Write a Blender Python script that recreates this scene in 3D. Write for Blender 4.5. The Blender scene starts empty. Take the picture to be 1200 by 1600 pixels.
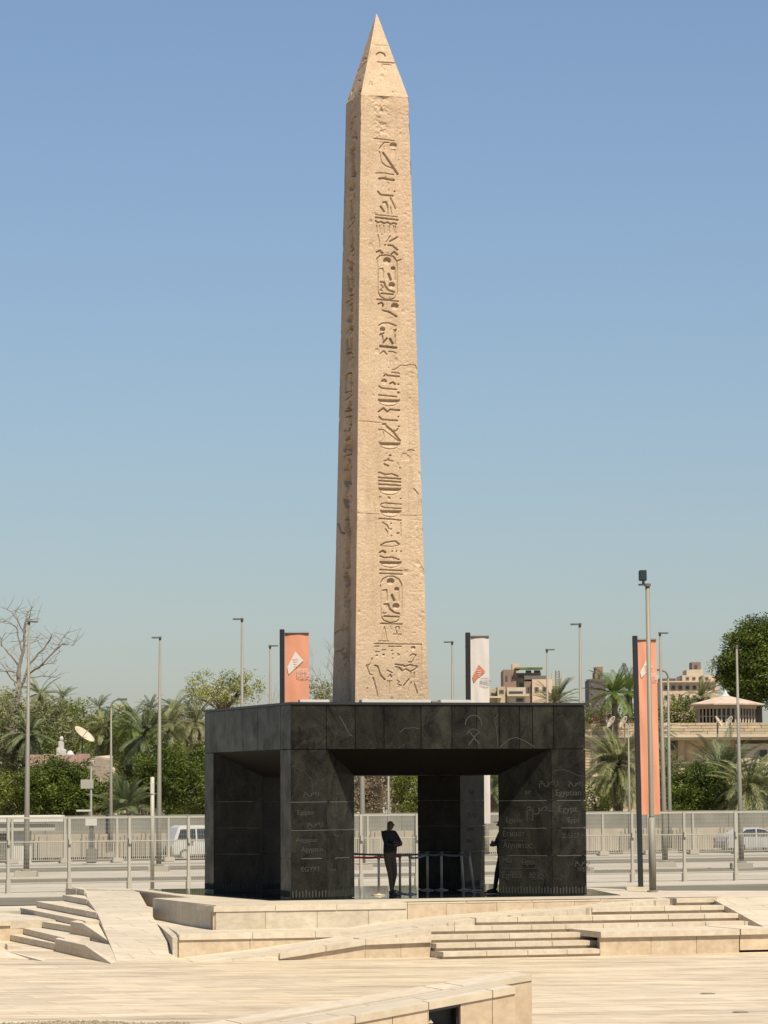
import bpy, bmesh, math, random
import numpy as np
from mathutils import Vector, Matrix

random.seed(7); rng = np.random.default_rng(7)
SC = bpy.context.scene
COL = SC.collection

# ------------------------------------------------------------------ camera
FPX = 5333.0; PITCH = math.atan(435/FPX); ROLL = math.radians(.3); CAMH = 2.5
U0 = np.array([0, -math.sin(PITCH), math.cos(PITCH)]); X0 = np.array([1., 0, 0])
FW = np.array([0, math.cos(PITCH), math.sin(PITCH)])
RT = math.cos(ROLL)*X0 - math.sin(ROLL)*U0
UP = math.cos(ROLL)*U0 + math.sin(ROLL)*X0
CC = np.array([0, 0, CAMH])
cam = bpy.data.cameras.new('camera'); camo = bpy.data.objects.new('camera', cam); COL.objects.link(camo)
camo.matrix_world = Matrix(((RT[0], UP[0], -FW[0], 0), (RT[1], UP[1], -FW[1], 0), (RT[2], UP[2], -FW[2], CAMH), (0, 0, 0, 1)))
cam.sensor_fit = 'VERTICAL'; cam.sensor_height = 24.0; cam.lens = 24.0*FPX/1600
cam.clip_start = .5; cam.clip_end = 8000
SC.camera = camo

# ------------------------------------------------------------------ light
SUN_EL = math.radians(59); SUN_AZ = math.radians(27)      # azimuth measured from straight behind the camera towards the right
SD = Vector((math.sin(SUN_AZ)*math.cos(SUN_EL), -math.cos(SUN_AZ)*math.cos(SUN_EL), math.sin(SUN_EL)))
w = bpy.data.worlds.new('World'); SC.world = w; w.use_nodes = True
nt = w.node_tree; nt.nodes.clear()
o_ = nt.nodes.new('ShaderNodeOutputWorld'); b_ = nt.nodes.new('ShaderNodeBackground'); s_ = nt.nodes.new('ShaderNodeTexSky')
s_.sky_type = 'NISHITA'; s_.sun_disc = False; s_.sun_elevation = SUN_EL
s_.sun_rotation = math.atan2(SD.x, SD.y)
s_.altitude = 0; s_.air_density = 1.3; s_.dust_density = .6; s_.ozone_density = 7
b_.inputs['Strength'].default_value = .0575
hs_ = nt.nodes.new('ShaderNodeHueSaturation'); hs_.inputs['Saturation'].default_value = .9; nt.links.new(s_.outputs[0], hs_.inputs['Color'])
wb_ = nt.nodes.new('ShaderNodeVectorMath'); wb_.operation = 'MULTIPLY'; wb_.inputs[1].default_value = (.965, .972, 1.04)     # camera white balance
nt.links.new(hs_.outputs[0], wb_.inputs[0]); nt.links.new(wb_.outputs[0], b_.inputs[0]); nt.links.new(b_.outputs[0], o_.inputs[0])
sl = bpy.data.lights.new('sun', 'SUN'); sl.energy = 4.9; sl.angle = math.radians(.5); sl.color = (1, .91, .755)
so = bpy.data.objects.new('sun', sl); COL.objects.link(so); so.rotation_euler = SD.to_track_quat('Z', 'Y').to_euler()
SC.view_settings.view_transform = 'Standard'; SC.view_settings.look = 'None'
SC.view_settings.exposure = .76; SC.view_settings.gamma = 1.0; SC.view_settings.use_curve_mapping = False

# ------------------------------------------------------------------ measuring helpers (pixel of the 1200x1600 photo -> place)
def ray(x, y): return FW + RT*(x-600)/FPX + UP*(800-y)/FPX
def atY(x, y, Y):
    d = ray(x, y); return CC + d*Y/d[1]
def atZ(x, y, z):
    d = ray(x, y); return CC + d*(z-CAMH)/d[2]
TH = math.radians(18)
EU = np.array([math.cos(TH), math.sin(TH), 0]); EV = np.array([-math.sin(TH), math.cos(TH), 0])
PA = atZ(455, 1405.9, 0)
def loc(P): q = np.array(P)-PA; return (float(q@EU), float(q@EV), float(P[2]))
def uvw(u, v, z=0): return PA + EU*u + EV*v + np.array([0, 0, z])
def lz(x, y, z): return loc(atZ(x, y, z))
def lv(x, y, v):
    d = ray(x, y); t = ((PA-CC)@EV + v)/(d@EV); return loc(CC + d*t)
def lu(x, y, u):
    d = ray(x, y); t = ((PA-CC)@EU + u)/(d@EU); return loc(CC + d*t)
def gz(Y, X=0):                       # street level beyond the plinth
    q = Y-.445*X
    return float(np.interp(q, [88, 96, 115, 200, 260, 3000], [-.52, -.52, -.72, -1.42, -1.5, -1.5]))

# ------------------------------------------------------------------ object helpers
def tag(o, label=None, cat=None, group=None, kind=None):
    if label: o['label'] = label
    if cat: o['category'] = cat
    if group: o['group'] = group
    if kind: o['kind'] = kind
    return o
def thing(name, label, cat, l=(0, 0, 0), rz=0, group=None):
    o = bpy.data.objects.new(name, None); o.empty_display_size = .3; COL.objects.link(o)
    o.location = l; o.rotation_euler = (0, 0, rz); return tag(o, label, cat, group)
def link(name, me, parent=None, l=None):
    o = bpy.data.objects.new(name, me); COL.objects.link(o)
    if parent: o.parent = parent
    if l is not None: o.location = l
    return o
def copy_tree(o, parent=None):
    c = o.copy(); COL.objects.link(c)
    if parent: c.parent = parent
    for ch in list(o.children): copy_tree(ch, c)
    return c

class MB:
    def __init__(s): s.v = []; s.f = []
    def face_set(s, vs, fs):
        n = len(s.v); s.v += [tuple(map(float, q)) for q in vs]; s.f += [tuple(i+n for i in q) for q in fs]; return s
    def box(s, a, b):
        (x0, y0, z0), (x1, y1, z1) = a, b
        return s.face_set([(x0,y0,z0),(x1,y0,z0),(x1,y1,z0),(x0,y1,z0),(x0,y0,z1),(x1,y0,z1),(x1,y1,z1),(x0,y1,z1)],
            [(0,3,2,1),(4,5,6,7),(0,1,5,4),(1,2,6,5),(2,3,7,6),(3,0,4,7)])
    def prism(s, pts, z0, z1):
        # pts: plan polygon; z0, z1 numbers or lists
        n = len(pts)
        ar = sum(pts[i][0]*pts[(i+1)%n][1]-pts[(i+1)%n][0]*pts[i][1] for i in range(n))
        Z0 = list(z0) if hasattr(z0, '__len__') else [z0]*n
        Z1 = list(z1) if hasattr(z1, '__len__') else [z1]*n
        P = list(zip(pts, Z0, Z1))
        if ar < 0: P = P[::-1]
        vs = [(p[0], p[1], a) for p, a, b in P] + [(p[0], p[1], b) for p, a, b in P]
        fs = [tuple(range(n-1, -1, -1)), tuple(range(n, 2*n))] + [(i, (i+1)%n, n+(i+1)%n, n+i) for i in range(n)]
        return s.face_set(vs, fs)
    def tube(s, pts, rad, k=8, caps=True):
        P = [Vector(p) for p in pts]; R = rad if hasattr(rad, '__len__') else [rad]*len(P)
        vs = []; up = Vector((0, 0, 1))
        for i, p in enumerate(P):
            t = (P[min(i+1, len(P)-1)]-P[max(i-1, 0)]).normalized()
            a = t.cross(up)
            if a.length < .05: a = t.cross(Vector((0, 1, 0)))
            a.normalize(); b = t.cross(a)
            for j in range(k):
                an = 2*math.pi*j/k; vs.append(p+(a*math.cos(an)+b*math.sin(an))*R[i])
        fs = [(i*k+j, i*k+(j+1)%k, (i+1)*k+(j+1)%k, (i+1)*k+j) for i in range(len(P)-1) for j in range(k)]
        if caps: fs += [tuple(range(k-1, -1, -1)), tuple(range((len(P)-1)*k, len(P)*k))]
        return s.face_set(vs, fs)
    def lathe(s, prof, k=16, c=(0, 0, 0)):
        vs = [(c[0]+r*math.cos(2*math.pi*j/k), c[1]+r*math.sin(2*math.pi*j/k), c[2]+z) for r, z in prof for j in range(k)]
        fs = [(i*k+j, i*k+(j+1)%k, (i+1)*k+(j+1)%k, (i+1)*k+j) for i in range(len(prof)-1) for j in range(k)]
        fs += [tuple(range(k-1, -1, -1)), tuple(range((len(prof)-1)*k, len(prof)*k))]
        return s.face_set(vs, fs)
    def mesh(s, name, mat, bevel=0, smooth=False):
        me = bpy.data.meshes.new(name); me.from_pydata(s.v, [], s.f)
        if mat: me.materials.append(mat)
        if bevel:
            bm = bmesh.new(); bm.from_mesh(me)
            bmesh.ops.recalc_face_normals(bm, faces=bm.faces)
            bmesh.ops.bevel(bm, geom=[e for e in bm.edges if len(e.link_faces) == 2 and e.calc_face_angle(0) > .5], offset=bevel, segments=2, affect='EDGES')
            bm.to_mesh(me); bm.free()
        if smooth: me.polygons.foreach_set('use_smooth', [True]*len(me.polygons))
        return me
    def build(s, name, mat, parent=None, bevel=0, smooth=False, l=None): return link(name, s.mesh(name, mat, bevel, smooth), parent, l)

def npmesh(name, V, Fq, mat, smooth=False):
    me = bpy.data.meshes.new(name); V = np.asarray(V, np.float32).reshape(-1, 3); Fq = np.asarray(Fq, np.int32)
    k = Fq.shape[1]
    me.vertices.add(len(V)); me.vertices.foreach_set('co', V.ravel())
    me.loops.add(Fq.size); me.loops.foreach_set('vertex_index', Fq.ravel())
    me.polygons.add(len(Fq)); me.polygons.foreach_set('loop_start', np.arange(0, Fq.size, k, dtype=np.int32))
    me.polygons.foreach_set('loop_total', np.full(len(Fq), k, np.int32))
    me.materials.append(mat); me.update(calc_edges=True)
    if smooth: me.polygons.foreach_set('use_smooth', np.ones(len(Fq), bool))
    return me

# ------------------------------------------------------------------ materials
KA = .62
def K3(c): return tuple(x*KA for x in c)
def mat_new(name):
    m = bpy.data.materials.new(name); m.use_nodes = True; n = m.node_tree.nodes; n.clear()
    out = n.new('ShaderNodeOutputMaterial'); b = n.new('ShaderNodeBsdfPrincipled'); m.node_tree.links.new(b.outputs[0], out.inputs[0])
    return m, n, m.node_tree.links, b, out
def simple(name, col, rough=.6, metal=0, var=0, scale=8, bump=0, bscale=40, spec=None):
    col = tuple(x*(KA if not metal else 1) for x in col)
    m, n, L, b, _ = mat_new(name)
    b.inputs['Roughness'].default_value = rough; b.inputs['Metallic'].default_value = metal
    if spec is not None: b.inputs['Specular IOR Level'].default_value = spec
    b.inputs['Base Color'].default_value = (*col, 1)
    if var or bump: g = n.new('ShaderNodeNewGeometry')
    if var:
        t = n.new('ShaderNodeTexNoise'); t.inputs['Scale'].default_value = scale; t.inputs['Detail'].default_value = 5
        L.new(g.outputs['Position'], t.inputs['Vector'])
        r = n.new('ShaderNodeMapRange'); r.inputs['From Min'].default_value = .3; r.inputs['From Max'].default_value = .7
        r.inputs['To Min'].default_value = 1-var; r.inputs['To Max'].default_value = 1+var; L.new(t.outputs[0], r.inputs['Value'])
        mx = n.new('ShaderNodeVectorMath'); mx.operation = 'SCALE'; mx.inputs[0].default_value = col
        L.new(r.outputs[0], mx.inputs['Scale']); L.new(mx.outputs[0], b.inputs['Base Color'])
    if bump:
        t = n.new('ShaderNodeTexNoise'); t.inputs['Scale'].default_value = bscale; t.inputs['Detail'].default_value = 6
        L.new(g.outputs['Position'], t.inputs['Vector'])
        bp = n.new('ShaderNodeBump'); bp.inputs['Strength'].default_value = bump; bp.inputs['Distance'].default_value = .02
        L.new(t.outputs[0], bp.inputs['Height']); L.new(bp.outputs[0], b.inputs['Normal'])
    return m
def ramp(n, L, src, stops):
    r = n.new('ShaderNodeValToRGB'); e = r.color_ramp.elements
    while len(e) < len(stops): e.new(.5)
    for el, (p, c) in zip(e, stops): el.position = p; el.color = (*c, 1)
    L.new(src, r.inputs[0]); return r.outputs[0]
def vecscale(n, L, src, sc, rot=0):
    m = n.new('ShaderNodeMapping'); m.inputs['Scale'].default_value = sc; m.inputs['Rotation'].default_value = (0, 0, rot)
    L.new(src, m.inputs['Vector']); return m.outputs[0]
def noise(n, L, vec, scale, detail=5, rough=.55, dist=0):
    t = n.new('ShaderNodeTexNoise'); t.inputs['Scale'].default_value = scale; t.inputs['Detail'].default_value = detail
    t.inputs['Roughness'].default_value = rough; t.inputs['Distortion'].default_value = dist
    L.new(vec, t.inputs['Vector']); return t.outputs[0]
def mixc(n, L, fac, a, b, mode='MIX'):
    m = n.new('ShaderNodeMix'); m.data_type = 'RGBA'; m.blend_type = mode
    for sock, val in ((m.inputs[0], fac), (m.inputs[6], a), (m.inputs[7], b)):
        if isinstance(val, (int, float)): sock.default_value = val
        elif isinstance(val, tuple): sock.default_value = (*val, 1)
        else: L.new(val, sock)
    return m.outputs[2]

def stone_mat(name, c0, c1, streak=(1, 1, 1), sc=1.2, rough=.55, stains=.25, island=0.06, joints=False):
    c0, c1 = K3(c0), K3(c1)
    m, n, L, b, _ = mat_new(name)
    g = n.new('ShaderNodeNewGeometry'); pos = g.outputs['Position']
    v = vecscale(n, L, pos, streak, -TH)
    a = noise(n, L, v, sc, 7, .6, .4)
    col = ramp(n, L, a, [(.3, c0), (.7, c1)])
    a2 = noise(n, L, v, sc*7, 5, .6)
    col = mixc(n, L, .35, col, ramp(n, L, a2, [(.35, tuple(x*.75 for x in c0)), (.65, tuple(min(1, x*1.1) for x in c1))]))
    st = noise(n, L, pos, .35, 6, .65)
    col = mixc(n, L, ramp(n, L, st, [(.48, (0, 0, 0)), (.75, (stains,)*3)]), col, tuple(x*.62 for x in c0))
    if joints:
        br = n.new('ShaderNodeTexBrick'); br.inputs['Scale'].default_value = 1; br.inputs['Mortar Size'].default_value = .012
        br.inputs['Brick Width'].default_value = 1.2; br.inputs['Row Height'].default_value = .6
        br.inputs['Color1'].default_value = (.93, .92, .90, 1); br.inputs['Color2'].default_value = (1.04, 1.03, 1.0, 1); br.inputs['Mortar'].default_value = (.62, .57, .5, 1)
        L.new(vecscale(n, L, pos, (1, 1, 1), -TH), br.inputs['Vector']); col = mixc(n, L, 1.0, col, br.outputs[0], 'MULTIPLY')
    # each stone a shade of its own
    oi = n.new('ShaderNodeObjectInfo'); r = n.new('ShaderNodeMapRange'); L.new(oi.outputs['Random'], r.inputs['Value'])
    r.inputs['To Min'].default_value = 1-island; r.inputs['To Max'].default_value = 1+island*.6
    vm = n.new('ShaderNodeVectorMath'); vm.operation = 'SCALE'; L.new(col, vm.inputs[0]); L.new(r.outputs[0], vm.inputs['Scale'])
    L.new(vm.outputs[0], b.inputs['Base Color'])
    b.inputs['Roughness'].default_value = rough
    bp = n.new('ShaderNodeBump'); bp.inputs['Strength'].default_value = .35; bp.inputs['Distance'].default_value = .01
    L.new(a2, bp.inputs['Height']); L.new(bp.outputs[0], b.inputs['Normal'])
    return m
M = {}
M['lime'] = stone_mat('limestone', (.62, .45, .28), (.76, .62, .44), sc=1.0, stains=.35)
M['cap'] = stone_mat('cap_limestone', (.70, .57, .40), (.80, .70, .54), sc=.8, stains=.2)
M['top'] = stone_mat('tread_limestone', (.63, .53, .39), (.78, .69, .54), streak=(.25, 1.4, 1), sc=1.6, stains=.4, island=0, joints=True)
M['mortar'] = simple('joint_mortar', (.30, .25, .18), .9)

def paving_mat():
    m, n, L, b, _ = mat_new('travertine_paving')
    g = n.new('ShaderNodeNewGeometry'); pos = g.outputs['Position']
    v = vecscale(n, L, pos, (.16, 1.0, 1), -math.radians(5))
    s1 = noise(n, L, v, 1.05, 9, .66, .5)
    col = ramp(n, L, s1, [(.37, (.24, .175, .11)), (.45, (.39, .31, .205)), (.56, (.47, .39, .275)), (.7, (.53, .455, .335))])
    s2 = noise(n, L, vecscale(n, L, pos, (.5, 2.2, 1), -.03), 2.4, 6, .6, .3)
    col = mixc(n, L, .45, col, ramp(n, L, s2, [(.38, (.29, .215, .14)), (.55, (.53, .455, .33))]))
    br = n.new('ShaderNodeTexBrick'); br.inputs['Scale'].default_value = 1; br.inputs['Mortar Size'].default_value = .012
    br.inputs['Brick Width'].default_value = 1.8; br.inputs['Row Height'].default_value = .9
    br.inputs['Color1'].default_value = (.88, .88, .88, 1); br.inputs['Color2'].default_value = (1.08, 1.06, 1.02, 1); br.inputs['Mortar'].default_value = (.70, .66, .60, 1)
    L.new(vecscale(n, L, pos, (1, 1, 1), -TH), br.inputs['Vector'])
    col = mixc(n, L, 1.0, col, br.outputs[0], 'MULTIPLY')
    dk = noise(n, L, vecscale(n, L, pos, (.3, 1, 1)), .22, 5, .7)
    col = mixc(n, L, ramp(n, L, dk, [(.55, (0,)*3), (.8, (.4,)*3)]), col, (.23, .17, .115))
    L.new(col, b.inputs['Base Color']); b.inputs['Roughness'].default_value = .5
    bp = n.new('ShaderNodeBump'); bp.inputs['Strength'].default_value = .3; bp.inputs['Distance'].default_value = .01
    L.new(s2, bp.inputs['Height']); L.new(bp.outputs[0], b.inputs['Normal'])
    return m
M['paving'] = paving_mat()

def granite_mat(name, base, lite, rough=.3, veins=1.0):
    m, n, L, b, _ = mat_new(name)
    g = n.new('ShaderNodeNewGeometry'); pos = g.outputs['Position']
    a = noise(n, L, vecscale(n, L, pos, (1, 1, .6)), 2.1, 10, .72, .9)
    col = ramp(n, L, a, [(.36, base), (.66, lite)])
    gr = noise(n, L, pos, 45, 2, .6)
    col = mixc(n, L, ramp(n, L, gr, [(.55, (0,)*3), (.72, (.35,)*3)]), col, tuple(x*2.2+.01 for x in lite))
    v = n.new('ShaderNodeTexVoronoi'); v.feature = 'DISTANCE_TO_EDGE'; v.inputs['Scale'].default_value = .55
    dd = n.new('ShaderNodeVectorMath'); dd.operation = 'ADD'
    nn = n.new('ShaderNodeTexNoise'); nn.inputs['Scale'].default_value = 1.4; nn.inputs['Detail'].default_value = 5; L.new(pos, nn.inputs['Vector'])
    sc = n.new('ShaderNodeVectorMath'); sc.operation = 'SCALE'; sc.inputs['Scale'].default_value = 1.6; L.new(nn.outputs['Color'], sc.inputs[0])
    L.new(pos, dd.inputs[0]); L.new(sc.outputs[0], dd.inputs[1]); L.new(dd.outputs[0], v.inputs['Vector'])
    vein = ramp(n, L, v.outputs['Distance'], [(0, (.28*veins,)*3), (.012, (0,)*3)])
    col = mixc(n, L, vein, col, tuple(min(.2, x*5+.02) for x in lite))
    oi = n.new('ShaderNodeObjectInfo'); r = n.new('ShaderNodeMapRange'); L.new(oi.outputs['Random'], r.inputs['Value'])
    r.inputs['To Min'].default_value = .75; r.inputs['To Max'].default_value = 1.3
    vm = n.new('ShaderNodeVectorMath'); vm.operation = 'SCALE'; L.new(col, vm.inputs[0]); L.new(r.outputs[0], vm.inputs['Scale'])
    L.new(vm.outputs[0], b.inputs['Base Color'])
    rr = n.new('ShaderNodeMapRange'); L.new(noise(n, L, pos, 1.7, 6, .6, .5), rr.inputs['Value'])
    rr.inputs['From Min'].default_value = .3; rr.inputs['From Max'].default_value = .7
    rr.inputs['To Min'].default_value = rough*.8; rr.inputs['To Max'].default_value = rough*1.6
    L.new(rr.outputs[0], b.inputs['Roughness']); b.inputs['Specular IOR Level'].default_value = .10
    return m
M['black'] = granite_mat('black_granite', (.0042, .0041, .0033), (.0225, .0222, .0168), .3, .3)
M['blackcore'] = simple('dark_joint', (.20, .20, .17), .7)
M['floor'] = simple('polished_black_floor', (.012, .013, .013), .05)
M['engrave'] = simple('frosted_engraving', (.042, .043, .034), .8)
M['edge_highlight'] = simple('painted_edge_highlight', (.14, .14, .115), .8)  # lighter colour standing in for light caught on the panel edges
M['dark'] = simple('black_metal', (.015, .015, .015), .5)
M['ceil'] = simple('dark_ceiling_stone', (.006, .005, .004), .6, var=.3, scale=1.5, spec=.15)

def obelisk_mat():
    m, n, L, b, _ = mat_new('weathered_rose_granite')
    g = n.new('ShaderNodeNewGeometry'); pos = g.outputs['Position']
    a = noise(n, L, pos, 1.1, 9, .68, .8)
    col = ramp(n, L, a, [(.34, (.30, .208, .125)), (.48, (.385, .276, .172)), (.66, (.45, .336, .220))])
    pink = noise(n, L, vecscale(n, L, pos, (1, 1, .5)), .55, 5, .6, .6)
    col = mixc(n, L, ramp(n, L, pink, [(.50, (0,)*3), (.66, (.6,)*3)]), col, (.42, .265, .175))
    sp = noise(n, L, pos, 34, 3, .8)
    col = mixc(n, L, .38, col, ramp(n, L, sp, [(.36, (.19, .125, .075)), (.6, (.50, .39, .26))]))
    sp2 = noise(n, L, pos, 8, 8, .8, .6)
    col = mixc(n, L, ramp(n, L, sp2, [(.30, (.6,)*3), (.42, (0,)*3)]), col, (.24, .165, .105))
    st = noise(n, L, vecscale(n, L, pos, (4, 4, .22)), 1.3, 7, .7)
    col = mixc(n, L, ramp(n, L, st, [(.54, (0,)*3), (.74, (.55,)*3)]), col, (.25, .175, .11))
    li = noise(n, L, vecscale(n, L, pos, (2.5, 2.5, .8)), 1.9, 6, .7)
    col = mixc(n, L, ramp(n, L, li, [(.58, (0,)*3), (.74, (.45,)*3)]), col, (.52, .42, .28))
    L.new(col, b.inputs['Base Color']); b.inputs['Roughness'].default_value = .75
    bp = n.new('ShaderNodeBump'); bp.inputs['Strength'].default_value = .55; bp.inputs['Distance'].default_value = .012
    h = noise(n, L, pos, 22, 8, .7, .3); L.new(h, bp.inputs['Height']); L.new(bp.outputs[0], b.inputs['Normal'])
    return m
M['obelisk'] = obelisk_mat()

def leaf_mat(name, c0, c1, trans=.25):
    c0, c1 = tuple(x*.8 for x in c0), tuple(x*.85 for x in c1)
    m, n, L, b, out = mat_new(name)
    g = n.new('ShaderNodeNewGeometry')
    col = ramp(n, L, g.outputs['Random Per Island'], [(0, c0), (1, c1)])
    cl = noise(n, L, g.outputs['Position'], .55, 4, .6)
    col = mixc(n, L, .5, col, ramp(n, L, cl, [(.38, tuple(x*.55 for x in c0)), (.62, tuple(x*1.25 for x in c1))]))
    L.new(col, b.inputs['Base Color']); b.inputs['Roughness'].default_value = .55
    b.inputs['Specular IOR Level'].default_value = .3
    t = n.new('ShaderNodeBsdfTranslucent'); L.new(col, t.inputs[0])
    mx = n.new('ShaderNodeMixShader'); mx.inputs[0].default_value = trans
    L.new(b.outputs[0], mx.inputs[1]); L.new(t.outputs[0], mx.inputs[2]); L.new(mx.outputs[0], out.inputs[0])
    return m
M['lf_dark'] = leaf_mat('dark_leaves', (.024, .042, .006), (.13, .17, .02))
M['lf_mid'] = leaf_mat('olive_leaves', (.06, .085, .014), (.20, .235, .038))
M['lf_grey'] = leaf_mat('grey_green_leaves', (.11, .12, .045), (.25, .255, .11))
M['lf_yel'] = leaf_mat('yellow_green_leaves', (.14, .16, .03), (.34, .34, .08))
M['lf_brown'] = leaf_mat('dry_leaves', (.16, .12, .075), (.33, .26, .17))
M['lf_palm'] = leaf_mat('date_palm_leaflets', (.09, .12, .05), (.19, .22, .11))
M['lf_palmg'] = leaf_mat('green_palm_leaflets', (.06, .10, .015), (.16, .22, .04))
M['flower'] = leaf_mat('red_flowers', (.35, .05, .06), (.5, .12, .12))
M['bark'] = simple('bark', (.17, .13, .09), .9, var=.3, scale=3, bump=.6, bscale=12)
M['palebark'] = simple('bare_bark', (.30, .25, .20), .9, var=.25, scale=3)
M['asphalt'] = simple('asphalt', (.20, .185, .155), .95, var=.15, scale=.6, spec=0)
M['concrete'] = simple('pale_concrete', (.47, .42, .335), .8, var=.12, scale=.5, bump=.3, bscale=12)
M['concrete2'] = simple('grey_concrete_wall', (.27, .26, .21), .85, var=.15, scale=.8)
M['cream'] = simple('cream_concrete', (.52, .44, .33), .85, var=.12, scale=1.2)
M['kerb'] = simple('pale_kerb_stone', (.50, .45, .36), .8, var=.08, scale=1)
M['sand'] = simple('street_ground', (.60, .53, .41), .9, var=.12, scale=.25)
M['white'] = simple('white_paint', (.72, .69, .61), .5, var=.04)
M['galv'] = simple('galvanised_steel', (.25, .23, .18), .6, 0, var=.1, scale=1)
M['galv2'] = simple('pale_grey_paint', (.50, .47, .38), .6, .0, var=.06, scale=1)
M['lampdark'] = simple('weathered_lamp_metal', (.16, .15, .13), .5)
M['steel'] = simple('brushed_steel', (.46, .38, .27), .6, .1)
M['orange'] = simple('orange_banner_cloth', (.86, .37, .22), .8, var=.06, scale=1.5)
M['wcloth'] = simple('white_banner_cloth', (.82, .74, .68), .8, var=.04, scale=1.5)
M['logo_w'] = simple('white_print', (.85, .78, .70), .8)
M['logo_o'] = simple('orange_print', (.72, .24, .12), .8)
M['red'] = simple('red_belt', (.95, .03, .03), .7)
M['greybelt'] = simple('grey_belt', (.22, .22, .22), .7)
M['glass'] = simple('dark_window_glass', (.03, .04, .045), .08)
M['brickred'] = simple('red_brown_render', (.30, .20, .15), .9, var=.15, scale=.5)
M['bldg1'] = simple('ochre_render', (.54, .43, .28), .9, var=.15, scale=.3)
M['bldg2'] = simple('pink_render', (.68, .51, .36), .9, var=.1, scale=.3)
M['bldg3'] = simple('grey_brown_render', (.13, .11, .105), .9, var=.15, scale=.3)
M['villa'] = simple('villa_sandstone', (.56, .43, .27), .9, var=.25, scale=1.5, bump=.8, bscale=6)
M['villaband'] = simple('villa_cornice', (.62, .52, .38), .8, var=.1, scale=1)
M['rooft'] = simple('sandy_roof_tiles', (.60, .46, .36), .85, var=.15, scale=2)
M['pinkwall'] = simple('pink_wall', (.52, .33, .26), .9, var=.15, scale=1.2)
M['rock'] = simple('pale_rock', (.50, .40, .30), .9, var=.2, scale=1.5, bump=1, bscale=4)
M['skin'] = simple('skin', (.10, .055, .035), .6)
M['shirt'] = simple('black_shirt', (.012, .012, .014), .85)
M['khaki'] = simple('khaki_trousers', (.11, .078, .045), .85)
M['shoe'] = simple('black_shoes', (.012, .012, .012), .5)
M['hair'] = simple('black_hair', (.01, .009, .008), .7)
M['carwhite'] = simple('white_car_paint', (.66, .65, .60), .25)
M['carsilver'] = simple('silver_car_paint', (.36, .37, .37), .3, .1)
M['tyre'] = simple('tyre_rubber', (.02, .02, .02), .8)
M['lamp_r'] = simple('red_lamp_lens', (.4, .02, .02), .3)
M['lamp_w'] = simple('clear_lamp_lens', (.7, .7, .7), .15)
M['redbrick'] = M['brickred']

# ------------------------------------------------------------------ ground and roads
def grid_sheet(name, q0, q1, dz, mat, x0=-160, x1=160, thick=0, profile=gz):
    # a strip running along the street, sloping with it
    Vs = []; Fs = []; qs = np.linspace(q0, q1, max(2, int((q1-q0)/8)+2)) if q1-q0 < 400 else np.array([q0, 96, 115, 200, 260, 600, q1])
    xs = [x0, 0, x1]
    for q in qs:
        for x in xs: Vs.append((x, q+.445*x, profile(q)+dz))
    for i in range(len(qs)-1):
        for j in range(2): a = i*3+j; Fs.append((a, a+1, a+4, a+3))
    mb = MB().face_set(Vs, Fs)
    if thick:       # kerb faces
        for i in (0, len(qs)-1):
            a = i*3; n = len(mb.v)
            for j in range(3): x, y, z = Vs[a+j]; mb.v.append((x, y, z-thick))
            for j in range(2): mb.f.append((a+j, a+j+1, n+j+1, n+j))
    return tag(mb.build(name, mat), kind='structure')
grid_sheet('ground', 92, 1500, 0, M['sand'], -1500, 1500, thick=.4)
tag(MB().prism([(-900, -60), (900, -60), (900, 488), (-900, -312)], -1.4, -1.05).build('plaza_paving', M['paving']), kind='structure')
grid_sheet('road', 96, 106.5, .02, M['asphalt'])
grid_sheet('pavement', 107, 112.6, .035, M['kerb'], thick=.03)
grid_sheet('pavement', 116, 122.5, .03, M['concrete'], thick=.02)
grid_sheet('kerb', 122.8, 129, .04, M['kerb'], thick=.03)
grid_sheet('road', 129.4, 141.8, .02, M['asphalt'])
grid_sheet('kerb', 142.0, 144.4, .045, M['kerb'], thick=.04)
grid_sheet('pavement', 144.4, 160, .04, M['concrete'], thick=.04)
grid_sheet('road', 160.8, 176, .02, M['asphalt'])
grid_sheet('kerb', 176.4, 179, .05, M['kerb'], thick=.04)
grid_sheet('pavement', 179, 186.5, .045, M['concrete2'], thick=.04)
grid_sheet('kerb', 187, 196.5, .06, M['kerb'], thick=.04)
grid_sheet('road', 197, 212, .02, M['asphalt'])

# ------------------------------------------------------------------ plinth, ramps, stairs (in the pavilion's own axes)
SQ = (PA[0], PA[1], 0)
def LG(kindname, mb, mat, **k):    # setting piece in local axes
    o = mb.build(kindname, mat, **k); o.location = SQ; o.rotation_euler = (0, 0, TH); return tag(o, kind='structure')
rt0 = lz(133, 1388, 0); rt1 = lz(215, 1389.7, 0); rb0 = lz(182, 1502, -1.05); rb1 = lz(275, 1497, -1.05)
# plinth top
plinth_pts = [(-2.5, -2.6), (1.93, -2.6), (1.93, -2.6), (8.1, -2.6), (8.3, -3.1), (10.3, -3.1), (17, -3.1), lz(1290, 1391, 0)[:2], lz(1040, 1391, 0)[:2], lz(975, 1388, 0)[:2], (8.3, 10.2), (rt1[0]-.05, rt1[1]+.6), (rt1[0]-.05, rt1[1]), (-1.55, 3.1), (-2.5, 3.1)]
LG('plinth', MB().prism([plinth_pts[i] for i in (0, 1, 3, 4, 5, 6, 7, 8, 9, 10, 11, 12, 13, 14)], -1.1, -.012), M['top'])
LG('upper_landing', MB().prism([(rt0[0]-.25, rt0[1]), (rt1[0], rt1[1]), (rt1[0]+.3, rt1[1]+1.2), (rt0[0]-.25, rt0[1]+1.2)], -1.0, -.02), M['top'])
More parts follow.
